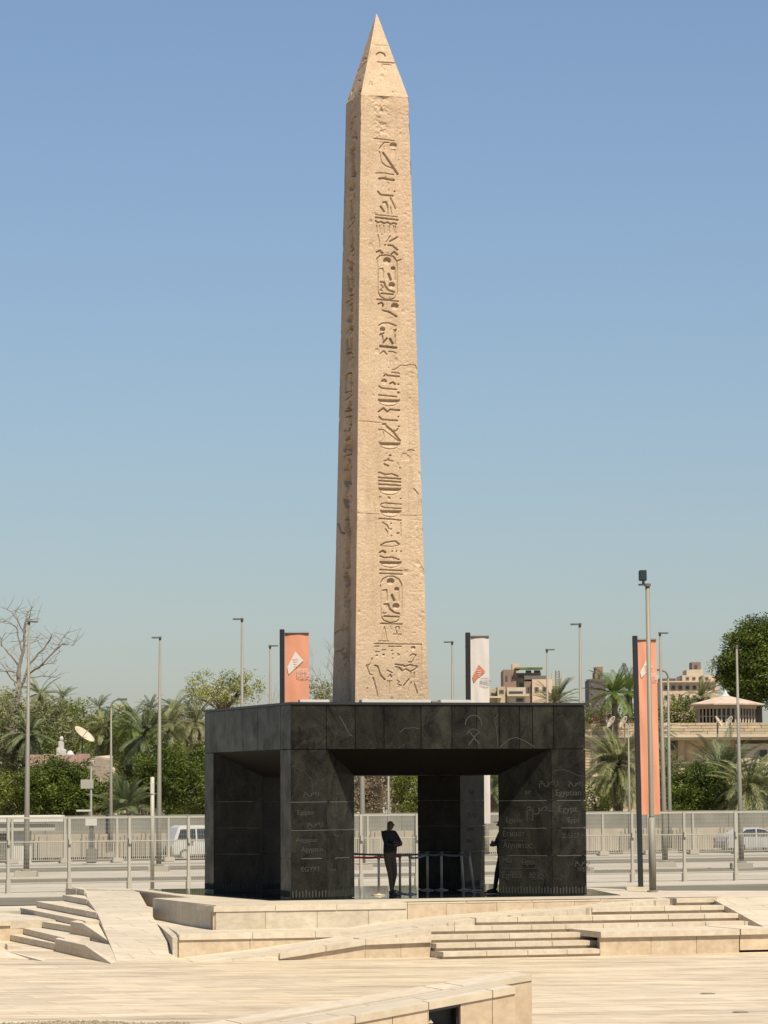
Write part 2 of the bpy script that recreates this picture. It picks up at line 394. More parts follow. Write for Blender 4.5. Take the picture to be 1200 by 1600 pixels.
# far left-right ramp beside the plinth
BR = [((133, 1388), -.016), ((137, 1405.5), -.16), ((152, 1426.5), -.31), ((158, 1440.5), -.46), ((172, 1475), -.77), ((182, 1502), -1.046)]
BL = [lz(*p, z) for p, z in BR]
BRt = [lz(215+60*(p[1]-1388)/114, 1389.7+107.3*(p[1]-1388)/114, z) for p, z in BR]
mb = MB()
for i in range(5):
    mb.prism([BL[i][:2], BL[i+1][:2], BRt[i+1][:2], BRt[i][:2]], -1.4, [BL[i][2], BL[i+1][2], BRt[i+1][2], BRt[i][2]])
LG('ramp', mb, M['top'])
# floor between ramp and plinth
LG('lower_landing', MB().prism([(-3.95, -4.4), (-2.0, -4.4), (-1.4, 9.4), (rt1[0]-.1, rt1[1]-.5), (-2.55, 3)], -1.2, [-.62, -.62, -.32, -.32, -.5]), M['top'])
# cross ramp in front
RZ = [(-3.83, -1.05), (-2.2, -.90), (-.2, -.655), (1.22, -.461), (2.85, -.311), (5.9, -.155), (8.1, -.006)]
rf = [(-3.83, -6.42), (-2.2, -6.42), (-.2, -6.42), (1.22, -6.42), (2.9, -4.74), (5.9, -3.86), (8.25, -3.16)]
mb = MB()
for i in range(len(RZ)-1):
    (u0, z0), (u1, z1) = RZ[i], RZ[i+1]
    f0 = rf[i]; f1 = rf[i+1]
    if i == 3: f0 = (1.22, -5.46)
    mb.prism([(u0, f0[1]), (u1, f1[1]), (u1, -2.6), (u0, -2.6)], -1.2, [z0, z1, z1, z0])
LG('ramp', mb, M['top'])
LG('paved_slope', MB().prism([(8.9, -7.0), (17, -7.0), (17, -3.0), (9.2, -3.0)], -1.2, [-.62, -.62, -.016, -.016]), M['top'])

def stone_run(parent, u0, u1, v, ztop, zbot, cap=.125, joint=.9, wjoint=.9, over=.06, depth=.5, z_slope=None, capmat=None, offs=0):
    """cap stones with a small overhang over a wall of stone panels, running along u at front edge v"""
    zs = z_slope or (lambda u: ztop)
    def cuts(st):
        n = max(1, round((u1-u0)/st)); c = [u0+(u1-u0)*i/n for i in range(n+1)]
        for i in range(1, n): c[i] += random.uniform(-.12, .12)*st
        return c
    g = .004
    c = cuts(joint)
    for a, b in zip(c[:-1], c[1:]):
        j = random.uniform(-.003, .003)
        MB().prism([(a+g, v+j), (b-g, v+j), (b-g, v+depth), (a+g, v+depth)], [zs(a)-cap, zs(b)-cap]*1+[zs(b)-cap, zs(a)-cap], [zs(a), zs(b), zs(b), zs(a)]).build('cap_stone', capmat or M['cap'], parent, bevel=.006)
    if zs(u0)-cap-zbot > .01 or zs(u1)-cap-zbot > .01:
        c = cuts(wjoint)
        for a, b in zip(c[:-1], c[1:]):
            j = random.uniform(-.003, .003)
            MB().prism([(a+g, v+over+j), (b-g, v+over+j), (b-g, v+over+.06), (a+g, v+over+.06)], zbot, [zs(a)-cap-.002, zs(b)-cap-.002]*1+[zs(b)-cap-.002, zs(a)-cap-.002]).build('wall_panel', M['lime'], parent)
        MB().prism([(u0+.02, v+over+.04), (u1-.02, v+over+.04), (u1-.02, v+over+.2), (u0+.02, v+over+.2)], zbot+.005, [zs(u0)-cap-.01, zs(u1)-cap-.01]*1+[zs(u1)-cap-.01, zs(u0)-cap-.01]).build('mortar_joint', M['mortar'], parent)

# block 1: long raised bench in front of the pavilion
t = thing('stone_bench', 'long raised limestone ledge right below the left half of the black pavilion', 'stone ledge', SQ, TH)
stone_run(t, -2.56, 1.93, -2.62, -.03, -.62, cap=.13, joint=1.75, wjoint=.9, depth=.6)
p0, p1 = (-2.56, -2.0), (-2.3, 3.1)
MB().prism([(-2.56, -2.02), (-2.28, 3.1), (-1.5, 3.1), (-1.5, -2.02)], -.16, -.03).build('side_cap_stone', M['cap'], t, bevel=.006)
MB().prism([(-2.52, -2.58), (-2.24, 3.06), (-2.1, 3.06), (-2.4, -2.54)], -1.0, -.162).build('side_wall_panel', M['lime'], t)
# plinth fascia right of it
t = thing('plinth_wall', 'low limestone edge wall under the right half of the pavilion with five stone slabs', 'stone wall', SQ, TH)
stone_run(t, 1.95, 8.1, -2.64, -.012, -.6, cap=.04, joint=1.4, wjoint=.98, over=.008)
# left retaining edge of the plinth
MB().prism([(-1.58, 3.1), (rt1[0]-.07, rt1[1]), (rt1[0], rt1[1]), (-1.5, 3.1)], -1.0, -.02).build('side_wall_panel', M['lime'], t)
# block 2: lower ledge
t = thing('stone_bench', 'lower limestone ledge with a pointed left end beside the long side ramp', 'stone ledge', SQ, TH)
k2 = (-3.83, -4.5)
stone_run(t, -3.83, 1.0, -4.5, -.55, -1.06, cap=.13, joint=1.6, wjoint=1.55, over=.03, depth=.1)
MB().prism([(-3.83, -4.39), (1.0, -4.39), (1.2, -2.55), (-2.45, -2.55), (-2.2, 2.9), (-2.42, 2.9), (-3.6, -3.4)], -.67, -.552).build('ledge_top', M['top'], t)
MB().prism([(-3.79, -4.44), (-3.6, -4.44), (-2.35, 2.8), (-2.41, 2.8)], -1.2, -.672).build('side_wall_panel', M['lime'], t)
# parapet following the cross ramp
t = thing('ramp_parapet', 'low limestone parapet whose coping slopes down to the left along the front ramp', 'stone wall', SQ, TH)
zsl = lambda u: float(np.interp(u, [-2.17, -.25, 1.2], [-.90, -.64, -.615]))
stone_run(t, -2.17, -.27, -6.5, 0, -1.06, z_slope=zsl, joint=.95, wjoint=1.9, depth=.35)
stone_run(t, -.27, 1.2, -6.5, 0, -1.06, z_slope=zsl, joint=1.5, wjoint=.75, depth=.9)
MB().prism([(-4.0, -6.35), (-2.2, -6.5), (-2.2, -6.1), (-4.0, -6.0)], -1.1, [-1.04, -.985, -.93, -1.04]).build('kerb_stone', M['cap'], t)
# right front stairs
t = thing('stone_stairs', 'broad flight of seven low limestone steps in front of the pavilion, right of the ramp', 'stairs', SQ, TH)
def step(k, u0, u1, v, depth, joint=.88):
    z = -.15*k
    s_obj = MB().prism([(u0+.05, v+.05), (u1-.05, v+.05), (u1-.05, v+depth+.5), (u0+.05, v+depth+.5)], z-.3, z-.012).build('step', M['top'], t)
    c = [u0]
    while c[-1] < u1-1.3: c.append(c[-1]+joint*random.uniform(.9, 1.12))
    c.append(u1)
    for a, b in zip(c[:-1], c[1:]):
        j = random.uniform(-.003, .003)
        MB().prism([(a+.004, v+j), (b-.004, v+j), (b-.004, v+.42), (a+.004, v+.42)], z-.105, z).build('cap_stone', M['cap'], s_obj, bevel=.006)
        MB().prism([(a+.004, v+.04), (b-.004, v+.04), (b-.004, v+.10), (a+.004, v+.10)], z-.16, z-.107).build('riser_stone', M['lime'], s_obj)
step(0, 8.25, 9.75, -3.2, .6)
step(1, 5.9, 9.15, -3.9, .8)
step(2, 2.8, 9.95, -4.85, 1.0)
step(3, 1.22, 10.5, -5.5, .8)
step(4, 1.25, 5.05, -6.2, .8)
step(5, 1.2, 4.95, -6.8, .7)
step(6, 1.15, 4.7, -7.4, .7)
t = thing('stone_bench', 'limestone block at the right end of the front steps with a stained face', 'stone ledge', SQ, TH)
stone_run(t, 4.72, 7.96, -7.4, -.54, -1.06, cap=.13, joint=3.24, wjoint=1.1, depth=1.9)
t = thing('stone_bench', 'limestone block cut off by the right edge of the picture, beside the front steps', 'stone ledge', SQ, TH)
stone_run(t, 8.02, 14, -7.3, -.54, -1.0, cap=.13, joint=3.0, wjoint=3.0, depth=1.9)

LG('lower_landing', MB().prism([(-17, 5.75), (-4.5, 5.75), (-4.2, 17), (-17, 17)], -1.2, -.606), M['top'])
# left stairs: levels parallel to the pavilion's side
t = thing('stone_stairs', 'flight of limestone steps descending to the left beside the long ramp', 'stairs', SQ, TH)
def bord(v):     # left border of the side ramp
    vs_ = [b[1] for b in BL][::-1]; return (float(np.interp(v, vs_, [b[0] for b in BL][::-1])), v)
def lstep(z, e1, e2, far_v=None, over=.02):
    a = lz(*e1, z); b = lz(*e2, z)
    far = bord(a[1]); near = bord(b[1])
    pts = [(a[0], a[1]), (b[0], b[1]), (near[0]+.01, near[1]), (far[0]+.01, far[1])]
    s_obj = MB().prism(pts, z-.35, z-.004).build('step', M['top'], t)
    n = max(1, int((a[1]-b[1])/1.3)); d = np.array(b[:2])-np.array(a[:2])
    for i in range(n):
        p = np.array(a[:2])+d*(i/n+.001); q = np.array(a[:2])+d*((i+1)/n-.001)
        MB().prism([(p[0]-over, p[1]), (q[0]-over, q[1]), (min(q[0]+.35, bord(q[1])[0]+.005), q[1]), (min(p[0]+.35, bord(p[1])[0]+.005), p[1])], z-.13, z).build('cap_stone', M['cap'], s_obj, bevel=.006)
    return a, b
lstep(0, (113.3, 1386.7), (133, 1390))
lstep(-.15, (99, 1398.3), (137, 1405))
lstep(-.30, (57, 1408.3), (152, 1425.8))
lstep(-.45, (32.5, 1418.3), (135, 1439))
lstep(-.60, (57, 1438.3), (112, 1447))
lstep(-.75, (36, 1449.8), (102, 1465.5))
lstep(-.90, (15, 1460), (88, 1474.5))
def wedge(label, pix, zt, zb):
    tt = thing('stone_block', label, 'stone ledge', SQ, TH)
    P = [lz(x, y, z)[:2] for (x, y), z in zip(pix, zt)]
    c = np.mean(P, 0)
    MB().prism(P, [z-.12 for z in zt], zt).build('cap_stone', M['cap'], tt, bevel=.006)
    Q = [tuple(np.array(p)+(c-np.array(p))*.015) for p in P]
    MB().prism(Q, zb, [z-.122 for z in zt]).build('wall_panel', M['lime'], tt)
wedge('wedge of limestone sloping into the ramp, upper one of two beside the left steps', [(110, 1440), (129, 1442.5), (172, 1472), (164, 1462), (151, 1437), (126, 1436.5)], [-.47, -.47, -.76, -.68, -.47, -.47], -1.2)
wedge('wedge of limestone sloping into the ramp, lower one of two beside the left steps', [(86, 1466.7), (132.5, 1476.7), (174, 1505.5), (182, 1503), (172, 1476), (100, 1462)], [-.77, -.77, -1.04, -1.04, -.79, -.77], -1.3)
tt = thing('stone_bench', 'limestone block at the left edge of the picture beside the lowest left steps', 'stone ledge', SQ, TH)
a = lz(17, 1438.3, -.56); b = lz(-60, 1424, -.56); c = lz(58, 1434.5, -.6)
MB().prism([a[:2], (a[0]-.9, a[1]+5), (a[0]-8, a[1]+8), (a[0]-8, a[1]+1)], -.69, -.56).build('cap_stone', M['cap'], tt, bevel=.006)
MB().prism([(a[0]+.0, a[1]+.04), (a[0]+1.6, a[1]+.06), (a[0]+.9, a[1]+6), (a[0]-7, a[1]+6)], -.75, -.565).build('landing_slab', M['top'], tt)
MB().prism([(a[0]-.0, a[1]+.04), (a[0]+.9, a[1]+.08), (a[0]-.5, a[1]+5), (a[0]-6, a[1]+5), (a[0]-6, a[1]+.9)], -1.2, -.692).build('wall_panel', M['lime'], tt)
tt = thing('stone_block', 'thin limestone wedge rising from the plaza at the far left, upper one', 'stone ledge', SQ, TH)
a = lz(8.3, 1474, -.93); b = lz(37, 1481.7, -1.05)
MB().prism([a[:2], (a[0]-.05, a[1]-.5), (b[0], b[1]), (a[0]+.9, a[1]+.2), (a[0]-3, a[1]+.6)], -1.2, [-.93, -.94, -1.046, -1.046, -.93]).build('cap_stone', M['cap'], tt)
tt = thing('stone_block', 'thin limestone wedge rising from the plaza at the far left, lower one', 'stone ledge', SQ, TH)
a = lz(7, 1485, -.9); b = lz(68, 1502, -1.05)
MB().prism([a[:2], (b[0], b[1]), (b[0]+.2, b[1]+.6), (a[0]-3, a[1]+.2)], -1.2, [-.9, -1.046, -1.046, -.9]).build('cap_stone', M['cap'], tt)

# ------------------------------------------------------------------ pavilion
SU, SV, ZL, ZT = 7.3, 7.7, 3.46, 4.52
pav = thing('pavilion', 'square black granite pavilion with four corner piers carrying the obelisk above its roof', 'pavilion', SQ, TH)
tag(MB().prism([(-.55, -.14), (8.1, -.14), (9.3, 5), (8.5, 9.9), (-.9, 9.9), (-1.1, 6.5)], -.05, .0).build('black_floor', M['floor']), kind='structure')
bpy.data.objects['black_floor'].location = SQ; bpy.data.objects['black_floor'].rotation_euler = (0, 0, TH)
# frustum-shaped roof body
mb = MB(); e = .03; I = 1.0; ZI = 2.86
o4 = [(e, e), (SU-e, e), (SU-e, SV-e), (e, SV-e)]; i4 = [(I, I), (SU-I, I), (SU-I, SV-I), (I, SV-I)]
vs = [(*p, ZL) for p in o4]+[(*p, ZI) for p in i4]+[(*p, ZT-.03) for p in o4]
mb.face_set(vs, [(4, 7, 6, 5), (0, 4, 5, 1), (1, 5, 6, 2), (2, 6, 7, 3), (3, 7, 4, 0), (0, 1, 9, 8), (1, 2, 10, 9), (2, 3, 11, 10), (3, 0, 8, 11), (8, 9, 10, 11)])
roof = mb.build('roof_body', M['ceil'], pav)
MB().box((-.03, -.03, ZT-.03), (SU+.03, SV+.03, ZT+.03)).build('coping', M['dark'], pav, bevel=.008)

def panel(parent, p0, p1, s0, s1, z0, z1, mat=None, t=.03):
    """one cladding slab on the vertical face p0->p1 (outside on the right hand of the direction)"""
    a = np.array(p0, float); b = np.array(p1, float); d = (b-a)/np.linalg.norm(b-a); n = np.array([d[1], -d[0]])
    g = .008; t = t+random.uniform(-.003, .002)
    A_ = a+d*(s0+g); B_ = a+d*(s1-g)
    C_ = B_-n*.03; D_ = A_-n*.03; A2 = A_+n*(t-.03); B2 = B_+n*(t-.03)
    return MB().prism([tuple(A2), tuple(B2), tuple(C_), tuple(D_)], z0+g, z1-g).build('stone_panel', mat or M['black'], parent)
def engrave(parent, p0, p1, s, z, body, size, align='LEFT', out=.0035):
    a = np.array(p0, float); b = np.array(p1, float); d = (b-a)/np.linalg.norm(b-a); n = np.array([d[1], -d[0]])
    cu = bpy.data.curves.new('inscription', 'FONT'); cu.body = body; cu.size = size; cu.extrude = .002; cu.align_x = align; cu.resolution_u = 3
    ob = bpy.data.objects.new('tmp', cu); COL.objects.link(ob)
    me = bpy.data.meshes.new_from_object(ob.evaluated_get(bpy.context.evaluated_depsgraph_get()))
    bpy.data.objects.remove(ob); me.materials.clear(); me.materials.append(M['engrave'])
    if len(me.vertices) == 0: return None
    o = link('inscription', me, parent)
    q = a+d*s+n*out
    o.matrix_local = Matrix(((d[0], 0, n[0], q[0]), (d[1], 0, n[1], q[1]), (0, 1, 0, z), (0, 0, 0, 1)))
    return o
def ribbon(parent, p0, p1, pts, wd, name='engraved_line', mat=None, out=.004):
    a = np.array(p0, float); b = np.array(p1, float); d = (b-a)/np.linalg.norm(b-a); n = np.array([d[1], -d[0]])
    vs = []; fs = []
    for i, (s, z) in enumerate(pts):
        q0 = pts[max(0, i-1)]; q1 = pts[min(len(pts)-1, i+1)]
        tx, tz = q1[0]-q0[0], q1[1]-q0[1]; l = math.hypot(tx, tz) or 1; nx, nz = -tz/l*wd/2, tx/l*wd/2
        for sg in (1, -1):
            P = a+d*(s+sg*nx)+n*out; vs.append((P[0], P[1], z+sg*nz))
    for i in range(len(pts)-1): fs.append((2*i, 2*i+1, 2*i+3, 2*i+2))
    return MB().face_set(vs, fs).build(name, mat or M['engrave'], parent)

W0, SPL, INN = .87, 1.85, 1.85
ZJ = [0, .30, .94, 1.59, 2.24, ZL]
def pier(cx, cy, fu, fv):
    """corner pier, corner at (cx,cy); fu, fv are +1/-1 towards the inside"""
    P = [(0, 0), (W0, 0), (SPL, 1.0), (1.0, INN), (0, W0)]
    T = lambda p: (cx+fu*p[0], cy+fv*p[1])
    cen = np.array([.72, .72])
    core = MB().prism([T(tuple(np.array(p)+(cen-np.array(p))*.06)) for p in P], 0, ZL)
    c = core.build('corner_pier', M['blackcore'], pav)
    Q = [T(p) for p in P]
    if fu*fv < 0: Q = Q[::-1]
    n = len(Q)
    for i in range(n):
        a, b = Q[i], Q[(i+1)%n]; Ls = math.dist(a, b)
        cuts = [0, Ls]
        for k in range(len(ZJ)-1):
            if k == 0: continue
            z0 = ZJ[k] if k > 1 else 0
            panel(c, a, b, 0, Ls, z0, ZJ[k+1]-(.0 if k < len(ZJ)-2 else .004))
        # fringe of small upright bars cut at the foot
        m = MB(); nb = int(Ls/.075); A_ = np.array(a); d = (np.array(b)-A_)/Ls; nn = np.array([d[1], -d[0]])
        for j in range(nb):
            s = (j+.5)*Ls/nb
            q = A_+d*(s-.014)+nn*.002; r = A_+d*(s+.014)+nn*.002; q2 = q-nn*.01; r2 = r-nn*.01; q3 = q+nn*.006; r3 = r+nn*.006
            m.prism([tuple(q3), tuple(r3), tuple(r2), tuple(q2)], .05, .20+.02*math.sin(j*2.1))
        if nb: m.build('carved_fringe', M['engrave'], c)['kind'] = 'stuff'
    return c, Q
pierA, QA = pier(0, 0, 1, 1); pierB, QB = pier(SU, 0, -1, 1); pierC, QC = pier(0, SV, 1, -1); pierD, QD = pier(SU-.12, SV, -1, -1)
# lintel slabs on the four sides
def lintel(p0, p1, cuts, hcut=None):
    c = MB()
    a = np.array(p0, float); b = np.array(p1, float); L_ = np.linalg.norm(b-a); d = (b-a)/L_; n = np.array([d[1], -d[0]])
    q = [a-n*.031+d*.05, b-n*.031-d*.05, b-n*.2-d*.05, a-n*.2+d*.05]
    lo = c.prism([tuple(x) for x in q], ZL+.01, ZT-.04).build('lintel', M['blackcore'], pav)
    cuts = [0]+cuts+[L_]
    for s0, s1 in zip(cuts[:-1], cuts[1:]): panel(lo, p0, p1, s0, s1, ZL, ZT-.032)
    return lo
cf = [lv(x, 1135, 0)[0] for x in (510, 555, 600, 658, 706, 745, 780, 812, 832, 865)]
linF = lintel((0, 0), (SU, 0), cf)
linL = lintel((0, SV), (0, 0), [.9, 2.3, 3.6, 4.9, 5.9, 6.85])
linR = lintel((SU, 0), (SU, SV), [.9, 2.5, 4.1, 5.7, 6.85]); linB = lintel((SU, SV), (0, SV), [1.5, 3, 4.5, 6])
# pale ribbons painting a highlight on the chipped edges of the horizontal joints
def edge_highlight(par, a, b):
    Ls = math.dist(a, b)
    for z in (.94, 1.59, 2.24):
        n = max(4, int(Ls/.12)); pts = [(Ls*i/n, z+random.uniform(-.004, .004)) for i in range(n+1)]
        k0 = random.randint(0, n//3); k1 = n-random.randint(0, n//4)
        ribbon(par, a, b, pts[k0:k1+1], random.uniform(.009, .015), 'joint_highlight', M['edge_highlight'], .001)
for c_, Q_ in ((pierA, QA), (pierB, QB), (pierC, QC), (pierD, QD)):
    for i in range(5): edge_highlight(c_, Q_[i], Q_[(i+1) % 5])
# carved marks on the front lintel
F0, F1 = (0, 0), (SU, 0)
def fz(x, y): q = lv(x, y, 0); return (q[0], q[2])
ribbon(linF, F0, F1, [fz(739.7+12.5*math.cos(a), 1131-13.5*math.sin(a)) for a in np.linspace(-.2, math.pi+.2, 15)], .022)
ribbon(linF, F0, F1, [fz(732, 1164), fz(748, 1143)], .025); ribbon(linF, F0, F1, [fz(733, 1143), fz(749, 1163)], .025)
ribbon(linF, F0, F1, [fz(739.7+11*math.cos(a), 1151-12*math.sin(a)) for a in np.linspace(.3, math.pi-.3, 9)], .018)
ribbon(linF, F0, F1, [fz(780, 1168), fz(796, 1155), fz(806, 1152), fz(820, 1158), fz(835, 1167)], .02)
ribbon(linF, F0, F1, [fz(624, 1145), fz(632, 1138), fz(648, 1137), fz(655, 1139)], .015)
ribbon(linF, F0, F1, [fz(778, 1118), fz(772, 1123), fz(776, 1140), fz(778, 1165)], .015)
ribbon(linF, F0, F1, [fz(530, 1118), fz(536, 1128), fz(545, 1146), fz(550, 1150)], .02)
# words for the country's name cut into the piers
SPLB0, SPLB1 = (SPL and SU-SPL, 1.0), (SU-W0, 0)       # splayed face of the right pier, read left to right
def lon(x, y, p0, p1):
    """photo pixel -> (s, z) on the vertical face p0->p1 of the pavilion"""
    a = uvw(*p0); b = uvw(*p1); dd = (b-a)/np.linalg.norm(b-a); nn = np.array([dd[1], -dd[0], 0]); r = ray(x, y)
    k = ((a-CC)@nn)/(r@nn); P = CC+r*k; return float((P-a)@dd), float(P[2])
def word(par, p0, p1, x, y, txt, hpx, out=.0035):
    s, z = lon(x, y, p0, p1); engrave(par, p0, p1, s, z, txt, hpx/67.4*1.35, out=out)
B0 = SPLB0; B1 = SPLB1
for x, y, tx, h in [(784, 1372, 'Egitto', 11), (826, 1374, '\u57c3\u53ca', 10), (785, 1348, 'Misr / \u0645\u0635\u0631', 8), (815, 1351, 'Eipti', 9), (786, 1325, '\u0391\u03af\u03b3\u03c5\u03c0\u03c4\u03bf\u03c2', 9),
                    (785, 1307, '\u0415\u0433\u0438\u043f\u0435\u0442', 9), (820, 1241, 'sir', 9), (842, 1226, '\u0645\u0635\u0631', 12), (790, 1285, '\u00c9gypte', 8)]:
    word(pierB, B0, B1, x, y, tx, h)
word(pierB, B0, B1, 822, 1268, '\u0645\u0635\u0640\u0640\u0631', 16); word(pierB, B0, B1, 822, 1280, '[..]', 9)
G0, G1 = (SU-W0, 0), (SU, 0)
for x, y, tx, h in [(867, 1243, 'Egyptian', 10), (872, 1269, 'Egypt', 11), (888, 1226, '\u0645\u0635\u0631', 9), (886, 1285, 'Ejipt', 9), (876, 1310, '\u30a8\u30b8\u30d7\u30c8', 8), (898, 1350, '\u0645\u0635\u0631', 9), (902, 1361, '\uc774\uc9d1\ud2b8', 6)]:
    word(pierB, G0, G1, x, y, tx, h)
H0, H1 = (0, 0), (W0, 0)
for x, y, tx, h in [(464, 1273, 'Egipto', 8), (480, 1290, '\u0645\u0635\u0631', 9), (462, 1316, 'Aegyptus', 7), (470, 1331, '\u00c4gypten', 8), (470, 1362, 'EGYPT', 8), (474, 1242, '\u0645\u0635\u0631', 9)]:
    word(pierA, H0, H1, x, y, tx, h)
K0, K1 = (W0, 0), (SPL, 1.0)
for x, y, tx, h in [(524, 1242, 'Egypten', 5), (519, 1277, 'Egypti', 5), (522, 1309, 'Mesir', 6), (530, 1330, 'Mi\u0219r', 6), (514, 1362, 'Egiptus', 6)]:
    word(pierA, K0, K1, x, y, tx, h)
for yy in (1322, 1356): pass
ribbon(pierB, B0, B1, [lon(x, y, B0, B1) for x, y in ((783, 1313), (790, 1313), (806, 1313), (824, 1314))], .009)
ribbon(pierB, B0, B1, [lon(x, y, B0, B1) for x, y in ((783, 1357), (806, 1357), (838, 1357), (848, 1364))], .009)
ribbon(pierB, B0, B1, [lon(x, y, B0, B1) for x, y in ((801, 1270), (815, 1285), (827, 1309), (842, 1340), (858, 1378))], .009)
ribbon(pierB, G0, G1, [lon(x, y, G0, G1) for x, y in ((866, 1204), (880, 1203), (893, 1207), (903, 1212), (914, 1213))], .009)
ribbon(pierA, K0, K1, [lon(x, y, K0, K1) for x, y in ((524, 1217), (521, 1235), (523, 1252), (519, 1275), (520, 1296))], .009)
ribbon(pierA, H0, H1, [lon(x, y, H0, H1) for x, y in ((457, 1195), (466, 1202), (474, 1204), (487, 1218), (489, 1240))], .009)
# text block on the inner left opening and the lit inner face of the back pier
DD0, DD1 = (SU-.12-1.0, SV-INN), (SU-.12, SV-W0)
for i, (x, y, tx, h) in enumerate([(733, 1240, 'Egipt', 8), (731, 1275, '\u0645\u0635\u0631', 12), (729, 1299, 'EGIPAT', 7), (729, 1317, 'M\u0131s\u0131r', 8)]): word(pierD, DD0, DD1, x, y, tx, h, .004)
# white light trough and small roof plants
t = thing('roof_light_trough', 'thin white strip lying on the pavilion roof at the foot of the obelisk', 'roof strip', (*uvw(3.6, .9)[:2], ZT+.03), TH)
MB().box((-1.62, -.12, 0), (.1, .12, .085)).build('left_cover', M['white'], t, bevel=.01); MB().box((.12, -.12, .0), (.32, .12, .05)).build('joint_cover', M['galv'], t)
MB().box((.34, -.12, 0), (1.1, .12, .085)).build('right_cover', M['white'], t, bevel=.01)
t = thing('roof_light_trough', 'short white strip on the pavilion roof below the orange banner', 'roof strip', (*uvw(.45, .5)[:2], ZT+.03), TH)
MB().box((-.1, -.08, 0), (.62, .08, .07)).build('cover', M['white'], t, bevel=.01)

# ------------------------------------------------------------------ obelisk
OB = {}
def glyph_map():
    """carving depth (m) of the front and left faces on a grid in photo pixels"""
    y0, y1 = 140, 1110
    front = []    # items: kind, pts(px), width(px), depth
    def L(z, pts, w_=2.2, d=.045):
        o, k = {1: ((520, 10), 6.956), 2: ((520, 200), 7.275), 3: ((520, 380), 7.275), 4: ((510, 560), 7.06), 5: ((510, 730), 7.06), 6: ((510, 890), 7.06)}[z]
        front.append(('L', [(o[0]+x/k, o[1]+y/k) for x, y in pts], w_, d))
    def D(z, cx, cy, rx, ry, d=.07):
        o, k = {1: ((520, 10), 6.956), 2: ((520, 200), 7.275), 3: ((520, 380), 7.275), 4: ((510, 560), 7.06), 5: ((510, 730), 7.06), 6: ((510, 890), 7.06)}[z]
        front.append(('D', (o[0]+cx/k, o[1]+cy/k), (rx/k, ry/k), d))
    def Bk(z, x0, x1, y, h, d=.07):
        o, k = {4: ((510, 560), 7.06), 5: ((510, 730), 7.06)}[z]
        cx_, cy_, rx_, ry_ = o[0]+(x0+x1)/2/k, o[1]+y/k, (x1-x0)/2/k, h/k
        front.append(('B', (cx_, cy_), (rx_, ry_), d)); front.append(('L', [(cx_+rx_*math.cos(a), cy_+ry_*math.sin(a)) for a in np.linspace(0, math.pi, 13)], 1.5, .04))
    # second zoom: top group
    L(2, [(485, 125), (560, 130), (640, 135), (705, 142)], 1.6, .03); L(2, [(540, 240), (600, 165), (650, 165)], 1.8, .035)
    D(2, 697, 195, 38, 32, .06); L(2, [(585, 285), (640, 365), (700, 455), (745, 520)], 3.4, .06); L(2, [(545, 275), (565, 390), (610, 430), (690, 460), (735, 515)], 1.6, .03)
    L(2, [(500, 520), (600, 515), (700, 530)], 1.6, .03); L(2, [(540, 582), (590, 573), (640, 585), (705, 590)], 3.2, .06); L(2, [(525, 730), (555, 765), (690, 770)], 2.6, .05)
    D(2, 710, 720, 10, 10, .05); L(2, [(555, 900), (595, 955)], 3, .05); L(2, [(585, 850), (615, 845), (630, 890), (632, 980)], 3, .05); L(2, [(665, 795), (720, 915)], 1.8, .035); L(2, [(665, 900), (680, 985)], 1.4, .03)
    L(2, [(500, 1025), (745, 1043)], 2.6, .055); L(2, [(500, 995), (740, 1008)], 1.4, .03)
    L(2, [(500, 1065), (520, 1085), (560, 1072), (595, 1090), (630, 1075), (670, 1095), (700, 1080), (730, 1090)], 2.4, .045)
    for x in (510, 545, 590, 650, 700, 720): L(2, [(x, 1115), (x+4, 1200)], 1.2, .025)
    L(2, [(525, 1225), (540, 1300), (542, 1370)], 1.6, .03); L(2, [(620, 1300), (660, 1230)], 2, .04); L(2, [(660, 1290), (735, 1245)], 3, .05); L(2, [(640, 1335), (690, 1340), (740, 1385)], 2.6, .05); D(2, 605, 1335, 10, 10, .05)
    L(2, [(510, 1420), (540, 1402), (575, 1430)], 3, .05); L(2, [(675, 1435), (705, 1410), (740, 1440)], 3, .05)
    # cartouche 1
    L(3, [(510, 190), (545, 150), (620, 140), (690, 150), (735, 205), (780, 185)], 2.0, .04); L(3, [(515, 190), (520, 400), (522, 560), (545, 610), (600, 645), (660, 645), (710, 625), (735, 580), (735, 420), (735, 205)], 1.8, .035)
    D(3, 625, 205, 40, 38, .085); L(3, [(540, 300), (575, 295), (583, 330), (583, 410)], 1.8, .035); D(3, 693, 288, 24, 22, .08); L(3, [(710, 300), (712, 420)], 2.2, .04); L(3, [(640, 355), (665, 420)], 3.8, .08)
    D(3, 677, 480, 34, 32, .085); L(3, [(550, 450), (590, 452), (605, 500), (640, 540), (705, 558)], 2.8, .055); L(3, [(560, 580), (690, 585)], 2.4, .05); L(3, [(555, 480), (580, 510), (545, 545), (570, 550)], 1.4, .03)
    L(3, [(510, 650), (750, 662)], 2.0, .045)
    D(3, 712, 718, 40, 36, .085); L(3, [(525, 700), (565, 685), (580, 710), (560, 770), (640, 785), (730, 835)], 2.6, .055)
    L(3, [(530, 945), (570, 918), (640, 912), (725, 942)], 2, .04); D(3, 573, 990, 28, 28, .08); L(3, [(545, 1050), (585, 1030)], 3, .06); L(3, [(570, 1060), (580, 1140)], 2.4, .05); L(3, [(620, 1090), (580, 1145)], 3, .06)
    L(3, [(655, 1095), (685, 1145)], 3.6, .07); L(3, [(700, 990), (725, 985), (705, 1030), (712, 1060), (712, 1150)], 2.4, .05); L(3, [(545, 1180), (725, 1192)], 4, .075)
    L(3, [(550, 1265), (580, 1235), (620, 1270)], 1.6, .04); L(3, [(640, 1240), (690, 1240), (730, 1255)], 1.6, .035)
